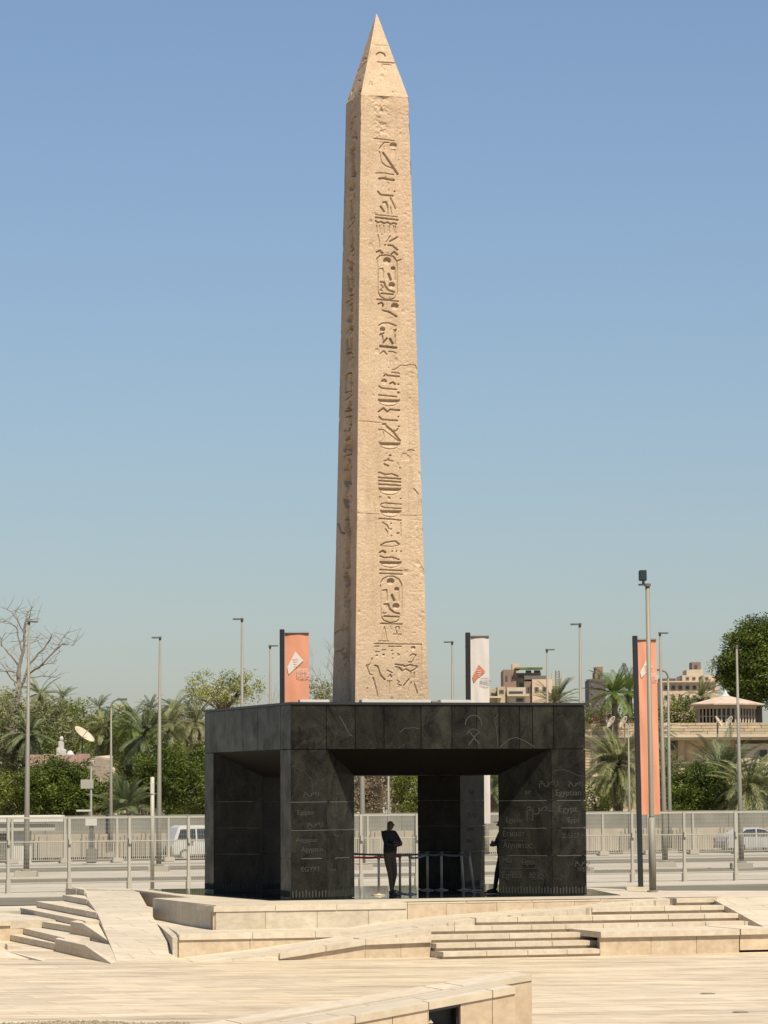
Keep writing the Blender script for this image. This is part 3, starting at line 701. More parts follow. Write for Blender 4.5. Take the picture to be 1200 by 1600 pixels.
    L(3, [(745, 1415), (780, 1390), (840, 1395), (870, 1380), (940, 1385), (955, 1430)], 1.3, .022); L(3, [(680, 1445), (710, 1440), (745, 1415)], 1.6, .03); L(3, [(680, 1475), (760, 1485)], 1.5, .03)
    # group 4
    L(4, [(640, 205), (655, 183), (680, 197), (805, 203)], 2.6, .05); L(4, [(725, 160), (795, 165)], 1.8, .03); D(4, 640, 265, 30, 28, .05); L(4, [(705, 285), (735, 268), (762, 290)], 3, .06); D(4, 797, 290, 10, 10, .05)
    L(4, [(585, 318), (615, 340), (775, 348)], 2.2, .045); D(4, 797, 382, 12, 12, .06); L(4, [(580, 415), (775, 428)], 2, .045); Bk(4, 578, 808, 462, 70)
    L(4, [(580, 600), (632, 560), (678, 598), (705, 572), (808, 575)], 3, .06); L(4, [(585, 655), (620, 685), (785, 692)], 2.4, .05); D(4, 797, 648, 9, 9, .05); D(4, 803, 755, 9, 9, .05)
    D(4, 640, 740, 24, 18, .04); L(4, [(665, 755), (740, 815), (815, 915)], 2.8, .055); L(4, [(580, 797), (630, 797)], 1.8, .04); L(4, [(730, 808), (775, 805), (790, 780)], 1.8, .04); L(4, [(635, 800), (780, 905), (795, 920)], 1.3, .025)
    Bk(4, 590, 815, 938, 70); L(4, [(630, 820), (640, 880), (620, 925)], 1.3, .025)
    D(4, 705, 1078, 14, 10, .05); D(4, 685, 1120, 12, 10, .04); L(4, [(640, 1140), (680, 1130), (735, 1140)], 1.5, .04); L(4, [(640, 1175), (685, 1195)], 2.4, .05); D(4, 813, 1215, 8, 8, .04)
    L(4, [(580, 1270), (610, 1275), (650, 1292), (720, 1280), (790, 1305)], 2, .045)
    for yy in (1325, 1360, 1398): L(4, [(580, yy), (818, yy+10)], 2.4, .05)
    Bk(4, 582, 818, 1440, 74)
    # group 5
    D(5, 590, 340, 7, 9, .04); D(5, 690, 355, 16, 20, .03); D(5, 818, 352, 8, 8, .04); L(5, [(825, 415), (640, 405), (605, 415), (600, 440), (640, 455), (820, 463)], 1.7, .035); Bk(5, 598, 820, 487, 68); L(5, [(580, 578), (700, 580), (822, 592)], 2, .045)
    L(5, [(620, 620), (670, 650), (690, 690)], 1.8, .035); D(5, 713, 630, 8, 10, .04); D(5, 713, 690, 8, 10, .04); D(5, 718, 765, 8, 10, .04); L(5, [(650, 690), (675, 720), (670, 780)], 1.6, .035); L(5, [(820, 620), (820, 780)], 1.3, .03); D(5, 790, 733, 18, 8, .06)
    L(5, [(600, 870), (650, 840), (700, 830), (760, 822), (800, 855)], 2.4, .05); L(5, [(610, 880), (720, 882), (790, 870)], 1.2, .025); L(5, [(590, 950), (620, 930), (650, 950)], 3.2, .06)
    for x in (725, 772, 822): D(5, x, 935, 8, 10, .045)
    L(5, [(592, 990), (640, 1008), (730, 1000), (800, 1025)], 1.9, .045); Bk(5, 592, 825, 1050, 64); L(5, [(588, 1140), (830, 1147)], 2, .045); L(5, [(588, 1180), (832, 1187)], 2, .045)
    # cartouche 2
    L(6, [(595, 180), (597, 430), (600, 520), (630, 570), (700, 592), (770, 580), (810, 545), (828, 480), (828, 170), (800, 115), (740, 82), (680, 80), (625, 110), (600, 150)], 1.8, .035)
    D(6, 707, 138, 38, 33, .085); L(6, [(620, 238), (660, 230), (665, 260), (665, 350)], 1.9, .04); D(6, 775, 222, 26, 22, .08); L(6, [(795, 240), (795, 355)], 2, .035); L(6, [(720, 290), (745, 345)], 3.8, .08); D(6, 765, 410, 36, 30, .085)
    L(6, [(635, 388), (680, 390), (695, 440), (740, 478), (800, 492)], 2.8, .055); L(6, [(635, 522), (795, 528)], 2.4, .05); L(6, [(620, 480), (635, 492), (655, 485)], 1.5, .04); L(6, [(595, 602), (832, 608)], 1.9, .045)
    # lower signs and the offering scene
    L(6, [(610, 790), (637, 640), (665, 790)], 1.5, .03); L(6, [(570, 795), (680, 797)], 1.4, .03); L(6, [(630, 690), (632, 780)], 1.2, .02)
    L(6, [(780, 790), (780, 720), (760, 670), (765, 640), (790, 632), (803, 650), (795, 685), (780, 715)], 1.5, .03); L(6, [(735, 718), (822, 720)], 1.5, .03)
    L(6, [(525, 825), (780, 828), (1045, 828), (1045, 1010), (1045, 1300)], 1.5, .03); L(6, [(685, 853), (745, 853)], 1.6, .035); L(6, [(765, 855), (820, 853)], 1.6, .035); L(6, [(530, 855), (575, 853)], 1.3, .03); L(6, [(535, 915), (580, 915)], 1.6, .03); L(6, [(610, 895), (650, 893)], 1.4, .03)
    D(6, 955, 872, 24, 22, .04); D(6, 718, 903, 10, 9, .03); D(6, 728, 938, 9, 8, .03); D(6, 725, 985, 9, 7, .03); L(6, [(780, 930), (800, 945), (785, 960)], 1.4, .03); D(6, 550, 955, 14, 8, .03); D(6, 625, 950, 12, 14, .03)
    L(6, [(920, 960), (945, 935), (985, 945), (965, 985), (945, 1025), (905, 1025)], 1.8, .035); L(6, [(755, 1052), (845, 1062), (855, 1075), (920, 1055), (960, 1065), (1000, 1070)], 2.2, .04); L(6, [(755, 1078), (800, 1085), (835, 1125), (870, 1100), (920, 1130), (970, 1105), (995, 1085)], 1.8, .035)
    L(6, [(910, 1210), (845, 1288)], 2, .04); L(6, [(965, 1140), (960, 1250), (1000, 1370)], 1.6, .035); L(6, [(930, 1250), (905, 1330), (895, 1400)], 1.6, .03); L(6, [(930, 1140), (920, 1210)], 1.3, .025)
    L(6, [(530, 1065), (560, 1075), (590, 1170), (640, 1222)], 2.2, .04); L(6, [(440, 1060), (470, 1062), (490, 1030), (500, 985)], 1.6, .03); L(6, [(510, 1200), (540, 1310), (558, 1405)], 2, .04); L(6, [(440, 1070), (470, 1160), (500, 1170)], 1.4, .03); L(6, [(445, 1310), (435, 1400)], 1.3, .025)
    L(6, [(665, 1115), (720, 1145)], 1.6, .03); L(6, [(680, 1190), (700, 1165), (715, 1195)], 1.5, .03); L(6, [(690, 1240), (690, 1380)], 1.4, .03); L(6, [(665, 1235), (715, 1235)], 1.3, .025); L(6, [(770, 1225), (800, 1245), (780, 1270), (815, 1280)], 1.3, .025)
    # joints and cracks
    L(4, [(352, 712), (440, 709), (520, 716), (610, 720)], 1.0, .016); L(5, [(340, 520), (430, 526), (580, 530)], .9, .014); L(5, [(810, 535), (940, 538), (1070, 530)], .9, .014); L(5, [(525, 400), (545, 560), (540, 760)], 1.0, .015)
    L(4, [(900, 1018), (930, 1010), (970, 1016)], 1.6, .04); L(4, [(965, 1440), (1015, 1500)], 1.4, .035)
    left = []
    def LL(z, pts, w_=2.2, d=.05):
        o, k = {1: ((520, 10), 6.956), 2: ((520, 200), 7.275), 3: ((520, 380), 7.275), 4: ((510, 560), 7.06), 5: ((510, 730), 7.06), 6: ((510, 890), 7.06)}[z]
        left.append(('L', [(o[0]+x/k, o[1]+y/k) for x, y in pts], w_*1.5, d*2.3))
    def LD(z, cx, cy, rx, ry, d=.07):
        o, k = {1: ((520, 10), 6.956), 2: ((520, 200), 7.275), 3: ((520, 380), 7.275), 4: ((510, 560), 7.06), 5: ((510, 730), 7.06), 6: ((510, 890), 7.06)}[z]
        left.append(('D', (o[0]+cx/k, o[1]+cy/k), (rx/k*1.15, ry/k*1.1), d*2.0))
    LL(2, [(215, 200), (225, 350), (230, 520), (250, 545)], 2.2); LL(2, [(240, 200), (250, 330), (240, 420), (265, 545)], 2.6); LD(2, 262, 225, 12, 30)
    LD(2, 232, 650, 30, 40, .05); LL(2, [(245, 730), (250, 780), (215, 815)], 2); LL(2, [(212, 840), (210, 1010)], 2.8); LL(2, [(185, 1095), (255, 1050)], 2); LL(2, [(235, 1255), (220, 1330)], 3.4); LD(2, 232, 1375, 14, 20); LD(2, 238, 1440, 8, 14); LD(2, 180, 1470, 8, 14)
    LD(3, 210, 240, 16, 34, .08); LL(3, [(190, 200), (215, 185), (245, 240), (215, 295), (190, 250)], 1.2, .03); LL(3, [(228, 310), (222, 460)], 2.6); LL(3, [(180, 340), (190, 500)], 1.6); LD(3, 215, 515, 15, 30, .08); LL(3, [(195, 570), (235, 590)], 1.6)
    LL(3, [(160, 640), (230, 620), (190, 690), (235, 680)], 1.8); LD(3, 225, 740, 10, 36, .08); LD(3, 200, 840, 28, 40, .06); LL(3, [(165, 990), (195, 950), (230, 990), (205, 1020)], 1.6); LL(3, [(165, 1070), (175, 1190)], 2.8); LL(3, [(215, 1075), (205, 1190)], 2.8); LL(3, [(170, 1230), (210, 1225)], 2.8)
    LL(3, [(215, 1480), (212, 1595)], 1.8); LL(3, [(150, 1475), (180, 1450), (205, 1475)], 1.8)
    LL(4, [(215, 180), (215, 350)], 1.8); LL(4, [(275, 180), (280, 300), (265, 350)], 2); LD(4, 235, 355, 12, 12); LL(4, [(215, 430), (280, 405)], 2.2); LL(4, [(250, 465), (235, 530), (270, 570), (215, 560)], 2.4); LL(4, [(220, 630), (270, 630)], 2)
    LD(4, 248, 775, 12, 22, .07); LD(4, 205, 770, 8, 16); LD(4, 240, 870, 26, 24, .06); LD(4, 208, 970, 18, 40, .07); LD(4, 270, 960, 28, 60, .06); LL(4, [(200, 1060), (260, 1055)], 2); LD(4, 235, 1195, 40, 38, .06); LL(4, [(215, 1260), (240, 1370), (230, 1400)], 3); LL(4, [(255, 1265), (262, 1380)], 2.6)
    LL(5, [(215, 20), (205, 130), (235, 220)], 3.4, .07); LL(5, [(255, 60), (265, 180)], 2.6); LL(5, [(225, 230), (200, 330), (235, 440), (225, 560)], 4.5, .07); LL(5, [(130, 590), (165, 700), (200, 720)], 1.6, .04); LL(5, [(235, 600), (250, 760), (235, 900), (240, 1100)], 5.0, .07); LL(5, [(215, 1160), (240, 1260), (225, 1400), (240, 1540)], 4.2, .07)
    LL(6, [(210, 60), (235, 200), (225, 330), (245, 470), (230, 640), (240, 800), (225, 960), (240, 1100), (235, 1250), (245, 1440)], 4.4, .07); LL(6, [(70, 690), (180, 640), (210, 650)], 1.3, .02); LL(6, [(70, 900), (170, 880)], 1.2, .02)
    r2 = random.Random(3)
    for i in range(80):
        y = r2.uniform(165, 1085); xl = np.interp(y, [160, 1095], [541, 519]); xr = np.interp(y, [145, 1095], [567, 554])
        cx = xl+(xr-xl)*r2.uniform(.38, .72); a = r2.uniform(-1, 1); ll = r2.uniform(2, 7)
        left.append(('L', [(cx, y), (cx+ll*.45*a, y+ll), (cx+r2.uniform(-2, 2), y+ll*1.6)], r2.uniform(1.2, 2.2), r2.uniform(.04, .08)))
    # faint small signs flanking the front column
    for i in range(60):
        y = r2.uniform(230, 1000); cx = r2.uniform(595, 625); front.append(('L', [(cx, y), (cx+r2.uniform(-3, 3), y+r2.uniform(1, 5))], 1.1, .014))
    return front, left
def field(items, X, Y):
    D_ = np.zeros_like(X)
    for it in items:
        if it[0] == 'L':
            _, pts, w_, d = it; w_ = w_*.40
            for (xa, ya), (xb, yb) in zip(pts[:-1], pts[1:]):
                m = (X > min(xa, xb)-w_-1) & (X < max(xa, xb)+w_+1) & (Y > min(ya, yb)-w_-1) & (Y < max(ya, yb)+w_+1)
                if not m.any(): continue
                x = X[m]; y = Y[m]; dx, dy = xb-xa, yb-ya; l2 = dx*dx+dy*dy or 1
                tt = np.clip(((x-xa)*dx+(y-ya)*dy)/l2, 0, 1); r = np.hypot(x-xa-tt*dx, y-ya-tt*dy)
                D_[m] = np.maximum(D_[m], d*np.clip((w_+.35-r)/.42, 0, 1))
        elif it[0] == 'D':
            _, (cx, cy), (rx, ry), d = it
            m = (abs(X-cx) < rx+1) & (abs(Y-cy) < ry+1)
            r = np.hypot((X[m]-cx)/rx, (Y[m]-cy)/ry); a = np.clip((1.12-r)/.22, 0, 1)
            yy = (Y[m]-cy)/ry
            D_[m] = np.maximum(D_[m], d*a*np.clip(1.0-.35*(yy+1)*.5, 0, 1))
        else:
            _, (cx, cy), (rx, ry), d = it
            m = (abs(X-cx) < rx+1) & (Y > cy-1) & (Y < cy+ry+2)
            x = (X[m]-cx)/rx; y = (Y[m]-cy)/ry
            ins = np.clip((1.0-np.hypot(x, y))/.12, 0, 1)*np.clip((Y[m]-cy+.6)/.8, 0, 1)
            dep = d*np.clip(1.0-y*.95, .12, 1)
            dep = np.maximum(dep, .03*np.clip((np.hypot(x, y)-.78)/.12, 0, 1))
            D_[m] = np.maximum(D_[m], ins*dep)
    return D_
def fbm(X, Y, seed, base, octs=4):
    r = np.random.default_rng(seed); out = np.zeros_like(X); amp = 1
    for o in range(octs):
        N = 64; G = r.standard_normal((N, N)); s = base*2**o
        x = X*s; y = Y*s; xi = np.floor(x).astype(int); yi = np.floor(y).astype(int); fx = x-xi; fy = y-yi
        fx = fx*fx*(3-2*fx); fy = fy*fy*(3-2*fy); g = lambda a, b: G[a % N, b % N]
        out += amp*((g(xi, yi)*(1-fx)+g(xi+1, yi)*fx)*(1-fy)+(g(xi, yi+1)*(1-fx)+g(xi+1, yi+1)*fx)*fy); amp *= .5
    return out
def build_obelisk():
    # centre under the pavilion roof
    YC = 83.6
    cb = atY(594.0, 1100, YC); base = np.array([cb[0], cb[1], 0.])
    ppm = FPX/YC
    zb = 3.4; zs = atY(590, 148, YC-.75)[2]; zt = atY(590.4, 20, YC)[2]
    Wb = 150/ppm/(math.cos(TH)+math.sin(TH)); Wt = 97.5/ppm/(math.cos(TH)+math.sin(TH))*1.012
    yb = 1095; zref = atY(594, yb, YC)[2]
    def W(z): return Wb+(Wt-Wb)*(z-zref)/(zs-zref)
    ob = thing('obelisk', 'tall tapering granite obelisk carved with a column of hieroglyphs, standing over the black pavilion', 'obelisk', (base[0], base[1], zb), TH)
    front, left = glyph_map()
    nz = 1800; zz = np.linspace(zb, zs, nz)
    # photo row of each height at the near corner
    def yrow(z, dv=0): 
        P = np.array([base[0], YC+dv, 0])
        v = np.stack([np.full_like(z, P[0]), np.full_like(z, P[1]), z-CAMH], 1); return 800-FPX*(v@UP)/(v@FW)
    rowsF = yrow(zz, -.6); rowsL = yrow(zz, -.35)
    V = []; Fq = []; off = 0
    def shell(nu, side):
        nonlocal off
        s = np.linspace(0, 1, nu); S, Z = np.meshgrid(s, zz); w2 = W(Z)/2
        ux = (S-.5)*2*w2
        if side == 0:      # front: from the near-left corner to the right
            rows = np.repeat(rowsF[:, None], nu, 1); xl = np.interp(rows, [145, 1095], [567, 554]); xr = np.interp(rows, [148, 1095], [638.7, 669])
            dep = field(front, xl+(xr-xl)*S, rows)
        elif side == 3:    # left: from far to near corner
            rows = np.repeat(rowsL[:, None], nu, 1); xl = np.interp(rows, [160, 1095], [541.5, 519]); xr = np.interp(rows, [145, 1095], [567, 554])
            dep = field(left, xl+(xr-xl)*S, rows)
        else: dep = np.zeros_like(S)
        if side in (0, 3):
            sd = 11+side; m = ux*1.0; rough = fbm(m*1+9, Z, sd, .8, 2)*.003+fbm(m+3, Z, sd+1, 22, 2)*.0012
            pit = fbm(m+5, Z, sd+2, 5, 3); dep = dep+np.clip(pit-1.7, 0, 1)*.02
            dep += np.clip(rough, -.02, .03)
            if side == 3: dep += np.exp(-((S-.55)/.16)**2)*np.clip(fbm(m+6, Z, 51, 9, 4)+.2, 0, 1.6)*.028
            if side == 0: dep += np.clip(fbm(m*.7+8, Z*1.4, 52, 13, 3)-.25, 0, 1)*.0035*(.4+np.exp(-((S-.85)/.14)**2)+.5*np.exp(-((S-.15)/.14)**2))
            if side == 0:   # worn flaked zone near the tip and along the right edge
                z1 = np.exp(-((Z-(zs-.3))/.9)**2)*np.exp(-((S-.42)/.17)**2); dep += z1*np.clip(fbm(m+1, Z, 31, 6, 4), -.3, 1.6)*.03
                z2 = np.exp(-((S-.9)/.12)**2)*np.clip(fbm(m+2, Z*.6, 32, .8, 2)+.4, 0, 1.5); dep += z2*np.clip(fbm(m+4, Z, 33, 16, 3), -.2, 1.5)*.0035
        # chipped arrises
        ed = np.minimum(S, 1-S)*2*w2; chip = np.clip(fbm(Z*0+.5+side, Z, 41+side, 3.2, 4)-.3, 0, 2)
        shrink = np.clip(1-ed/.05, 0, 1)*chip*.009
        dep = dep*np.clip(ed/.02, 0, 1)+shrink
        d = w2-dep; ux2 = ux*(1-shrink/np.maximum(w2, .1))
        X, Yv = {0: (ux2, -d), 1: (d, ux2), 2: (-ux2, d), 3: (-d, -ux2)}[side]
        P = np.stack([X, Yv, Z-zb], -1).reshape(-1, 3); V.append(P)
        i = np.arange(nz-1)[:, None]*nu+np.arange(nu-1)[None]; i = i.ravel()+off
        Fq.append(np.stack([i, i+1, i+nu+1, i+nu], 1)); off += len(P)
    shell(190, 0); shell(14, 1); shell(14, 2); shell(80, 3)
    n = off; V.append(np.array([[-W(zb)/2+.05, -W(zb)/2+.05, .02], [W(zb)/2-.05, -W(zb)/2+.05, .02], [W(zb)/2-.05, W(zb)/2-.05, .02], [-W(zb)/2+.05, W(zb)/2-.05, .02]])); Fq.append(np.array([[n, n+3, n+2, n+1]]))
    link('shaft', npmesh('shaft', np.concatenate(V), np.concatenate(Fq), M['obelisk']), ob)
    # pyramidion
    V = []; Fq = []; off = 0; nz2 = 170; t_ = np.linspace(0, .985, nz2); H = zt-zs; z1 = zs+t_*H
    rF = yrow(z1, -.4)
    pz = [('L', [(520+x/6.956, 10+y/6.956) for x, y in p], w_, d) for p, w_, d in [([(470, 410), (600, 408)], 1.1, .015), ([(488, 525), (500, 500), (530, 490), (565, 500), (582, 530)], 2.0, .045), ([(500, 600), (690, 603)], 1.5, .035), ([(550, 622), (645, 628)], 1.4, .03), ([(405, 470), (420, 500), (410, 590)], 1.2, .02)]]
    pl_ = [('L', [(520+x/6.956, 10+y/6.956) for x, y in p], w_, d) for p, w_, d in [([(345, 560), (360, 525), (378, 560)], 1.8, .05), ([(300, 650), (350, 610), (380, 600)], 1.6, .04), ([(300, 780), (305, 800)], 1.5, .04), ([(300, 930), (320, 920), (290, 1010)], 3, .05), ([(250, 980), (300, 960)], 2.4, .05)]]
    for side, nu in ((0, 70), (1, 10), (2, 10), (3, 50)):
        s = np.linspace(0, 1, nu); S, T = np.meshgrid(s, t_); w2 = W(zs)/2*(1-T)
        ux = (S-.5)*2*w2; Z = zs+T*H
        rows = np.repeat(rF[:, None], nu, 1); dep = np.zeros_like(S)
        if side == 0: dep = field(pz, np.interp(rows, [20, 145], [590.4, 567])*(1-S)+np.interp(rows, [20, 148], [590.4, 638.7])*S, rows)
        if side == 3: dep = field(pl_, np.interp(rows, [20, 160], [590.4, 541.5])*(1-S)+np.interp(rows, [20, 145], [590.4, 567])*S, rows)
        dep = dep+fbm(ux+7, Z, 60+side, 2, 4)*.006+np.clip(fbm(ux+5, Z, 70+side, 6, 3)-.9, 0, 1)*.03*np.exp(-(T/.45)**2)
        ed = np.minimum(S, 1-S)*2*w2; dep = dep*np.clip(ed/.03, 0, 1)
        d = w2-dep
        X, Yv = {0: (ux, -d), 1: (d, ux), 2: (-ux, d), 3: (-d, -ux)}[side]
        P = np.stack([X, Yv, Z-zb], -1).reshape(-1, 3); V.append(P)
        i = (np.arange(nz2-1)[:, None]*nu+np.arange(nu-1)[None]).ravel()+off; Fq.append(np.stack([i, i+1, i+nu+1, i+nu], 1)); off += len(P)
    w3 = W(zs)/2*.015; zc = zs+.985*H-zb
    V.append(np.array([[-w3, -w3, zc], [w3, -w3, zc], [w3, w3, zc], [-w3, w3, zc]])); Fq.append(np.array([[off, off+1, off+2, off+3]]))
    link('pyramidion', npmesh('pyramidion', np.concatenate(V), np.concatenate(Fq), M['obelisk']), ob)
build_obelisk()

# ------------------------------------------------------------------ foreground walls
def fore():
    Y0 = 45.0; c = atY(806, 1541, Y0)        # top right corner of the near wall
    t = thing('stone_wall', 'near limestone wall with a sloping coping and a dark opening, at the bottom of the picture', 'stone wall', (c[0], c[1], -1.05), TH)
    ztop = c[2]+1.05
    l = atY(487, 1600, Y0)      # along the wall
    # find t so that the wall face (along -EU) passes the column x=487
    k = 0
    for k_ in np.linspace(0, 8, 4001):
        P = c-EU*k_; v = P-CC; x = 600+FPX*(v@RT)/(v@FW)
        if x <= 487: k = k_; break
    P = c-EU*k; d = ray(487, 1600); zl = CAMH+d[2]*P[1]/d[1]; sl_ = (c[2]-zl)/k
    zf = lambda s: ztop+s*sl_            # s negative to the left
    def ss(x):
        for k_ in np.linspace(-1, 9, 5001):
            v = c-EU*k_-CC
            if 600+FPX*(v@RT)/(v@FW) <= x: return -k_
    cuts = [-14, -11, -8, -5.5, ss(487), ss(555), ss(670), ss(770), 0]
    for a, b in zip(cuts[:-1], cuts[1:]):
        MB().prism([(a+.004, -.0), (b-.004, 0), (b-.004, .30), (a+.004, .30)], [zf(a)-.1, zf(b)-.1, zf(b)-.1, zf(a)-.1], [zf(a), zf(b), zf(b), zf(a)]).build('coping_stone', M['cap'], t, bevel=.006)
    o0, o1 = ss(669), ss(720)
    for a, b in zip([-14, -11, -8, -5.5, ss(490), ss(555), ss(614), o1, ss(770)], [-11, -8, -5.5, ss(490), ss(555), ss(614), o0, ss(770), 0]):
        MB().prism([(a+.004, .02), (b-.004, .02), (b-.004, .12), (a+.004, .12)], -.2, [zf(a)-.102, zf(b)-.102, zf(b)-.102, zf(a)-.102]).build('wall_panel', M['lime'], t)
    MB().prism([(o0+.012, .008), (o1-.002, .008), (o1-.002, .3), (o0+.012, .3)], [zf(o0)-.125, zf(o1)-.125]*1+[zf(o1)-.125, zf(o0)-.125], [zf(o0)-.101, zf(o1)-.101]*1+[zf(o1)-.101, zf(o0)-.101]).build('opening_lining', M['dark'], t)
    MB().prism([(o0, .285), (o1, .285), (o1, .298), (o0, .298)], [zf(o0)-.5]*4, zf(o0)-.1).build('opening_lining', M['dark'], t)
    MB().prism([(-14, .3), (0, .3), (0, 1.15), (-14, 1.15)], [zf(-14)-.2, zf(0)-.2, zf(0)-.2, zf(-14)-.2], [zf(-14)-.006, zf(0)-.006, zf(0)-.006, zf(-14)-.006]).build('sloping_top', M['top'], t)
    MB().prism([(-14, .122), (o0, .122), (o0, 1.1), (-14, 1.1)], -.2, [zf(-14)-.2, zf(o0)-.2, zf(o0)-.2, zf(-14)-.2]).build('wall_body', M['mortar'], t)
    MB().prism([(o1-.03, .10), (o1+.004, .10), (o1+.004, .62), (o1-.03, .62)], -.2, zf(o1)-.105).build('opening_lining', M['dark'], t)
    MB().prism([(o0, .05), (o1, .05), (o1, .62), (o0, .62)], [zf(o0)-.14, zf(o1)-.14, zf(o1)-.14, zf(o0)-.14], [zf(o0)-.108, zf(o1)-.108, zf(o1)-.108, zf(o0)-.108]).build('opening_lining', M['dark'], t)
    MB().prism([(o1+.006, .122), (-.01, .122), (-.01, 1.1), (o1+.006, 1.1)], -.2, [zf(o1)-.2, zf(0)-.2, zf(0)-.2, zf(o1)-.2]).build('wall_body', M['lime'], t)
    MB().prism([(o0-.01, .6), (o1+.01, .6), (o1+.01, .7), (o0-.01, .7)], -.2, zf(o0)-.15).build('opening_back', M['dark'], t)
    MB().prism([(o0, .02), (o0+.012, .02), (o0+.012, .6), (o0, .6)], -.2, zf(o0)-.102).build('opening_frame', M['steel'], t)
    # rubble seen in the opening
    rt = thing('rubble_heap', 'rough broken stones lying inside the dark opening of the near wall', 'stones', tuple(c-EU*(-(o0+o1)/2)+EV*.15+np.array([0, 0, -1.05-c[2]])), TH)
    zr = zf(o0)
    for i in range(60):
        m = MB(); r = random.uniform(.025, .06); ct = np.array([random.uniform(o0, o1)-(o0+o1)/2, random.uniform(-.12, .05), 0])
        ct[2] = zr-.52+random.uniform(.0, .34)*(1-(ct[0]-(o0-o1)/2)/(o1-o0)*.8)
        vs = [tuple(ct+np.array(v)*r*random.uniform(.6, 1.2)) for v in ((1, 0, 0), (-1, 0, 0), (0, 1, 0), (0, -1, 0), (0, 0, 1), (0, 0, -1))]
        m.face_set(vs, [(0, 2, 4), (2, 1, 4), (1, 3, 4), (3, 0, 4), (2, 0, 5), (1, 2, 5), (3, 1, 5), (0, 3, 5)]); m.build('stone', random.choice([M['rock'], M['black'], M['dark']]), rt)
    MB().prism([(o0-(o0+o1)/2+.01, -.10), (o1-(o0+o1)/2-.03, -.10), (o1-(o0+o1)/2-.03, .24), (o0-(o0+o1)/2+.01, .24)], -.1, [zr-.6, zr-.85, zr-.8, zr-.45]).build('soil_bed', M['black'], rt)
    # second wall behind it
    t2 = thing('stone_wall', 'taller limestone wall end just behind the near sloping wall', 'stone wall', (c[0], c[1], -1.05), TH)
    c2 = lambda x: None
    Pq = c+EV*1.2
    # right end at x=832
    for k_ in np.linspace(-1, 3, 4001):
        v = Pq+EU*k_-CC
        if 600+FPX*(v@RT)/(v@FW) >= 832: re = k_; Yr = (Pq+EU*k_)[1]; break
    d = ray(832, 1522); zr2 = CAMH+d[2]*Yr/d[1]+1.05
    for k_ in np.linspace(-6, 3, 8001):
        v = Pq+EU*k_-CC
        if 600+FPX*(v@RT)/(v@FW) >= 690: le = k_; Yl = (Pq+EU*k_)[1]; break
    d = ray(690, 1546); zl2 = CAMH+d[2]*Yl/d[1]+1.05; s2 = (zr2-zl2)/(re-le)
    z2 = lambda s: zr2+(s-re)*s2
    cuts = [-10, -6, -3.4, le, re-1.0, re]
    for a, b in zip(cuts[:-1], cuts[1:]):
        MB().prism([(a+.004, 1.2), (b-.004, 1.2), (b-.004, 2.0), (a+.004, 2.0)], [z2(a)-.09, z2(b)-.09]*1+[z2(b)-.09, z2(a)-.09], [z2(a), z2(b), z2(b), z2(a)]).build('coping_stone', M['cap'], t2, bevel=.006)
        MB().prism([(a+.004, 1.215), (b-.004, 1.215), (b-.004, 1.95), (a+.004, 1.95)], -.2, [z2(a)-.092, z2(b)-.092]*1+[z2(b)-.092, z2(a)-.092]).build('wall_panel', M['lime'], t2)
fore()
# planting strip along the lower left edge of the plaza
def gravel():
    a = atZ(20, 1600, -1.05); V = []; Fq = []
    n = 5200
    for i in range(n):
        x = random.uniform(-5.9, -3.0); y = atZ(20, 1604, -1.05)[1]+random.uniform(-1.2, .1)+.25*math.sin(x*2.3)+math.sin(x*7)*.06; r = random.uniform(.012, .04); z = -1.05+random.uniform(0, .04)
        an = random.uniform(0, 6.28); c, s = math.cos(an)*r, math.sin(an)*r
        k = len(V); V += [(x-c, y-s, z), (x+s, y-c, z+r*.3), (x+c, y+s, z), (x-s, y+c, z+r*.3), (x, y, z+r*1.3)]
        Fq += [(k, k+1, k+4), (k+1, k+2, k+4), (k+2, k+3, k+4), (k+3, k, k+4)]
    o = link('gravel_strip', npmesh('gravel_strip', V, Fq, simple('loose_gravel', (.30, .25, .17), .9, var=.7, scale=9)))
    tag(o, 'strip of loose dark and pale gravel at the bottom left of the plaza', 'gravel', kind='stuff')
gravel()
# drain covers on the plaza
for x, y, lb in ((1106, 1553, 'small round drain cover in the paving, nearer the steps'), (1157, 1582, 'small round drain cover in the paving, at the bottom right corner')):
    P = atZ(x, y, -1.05); t = thing('drain_cover', lb, 'drain cover', (P[0], P[1], -1.05))
    MB().lathe([(.13, 0), (.13, .012), (.1, .014)], 20).build('rim', M['galv'], t); MB().lathe([(.095, 0), (.095, .018)], 20).build('lid', M['mortar'], t)

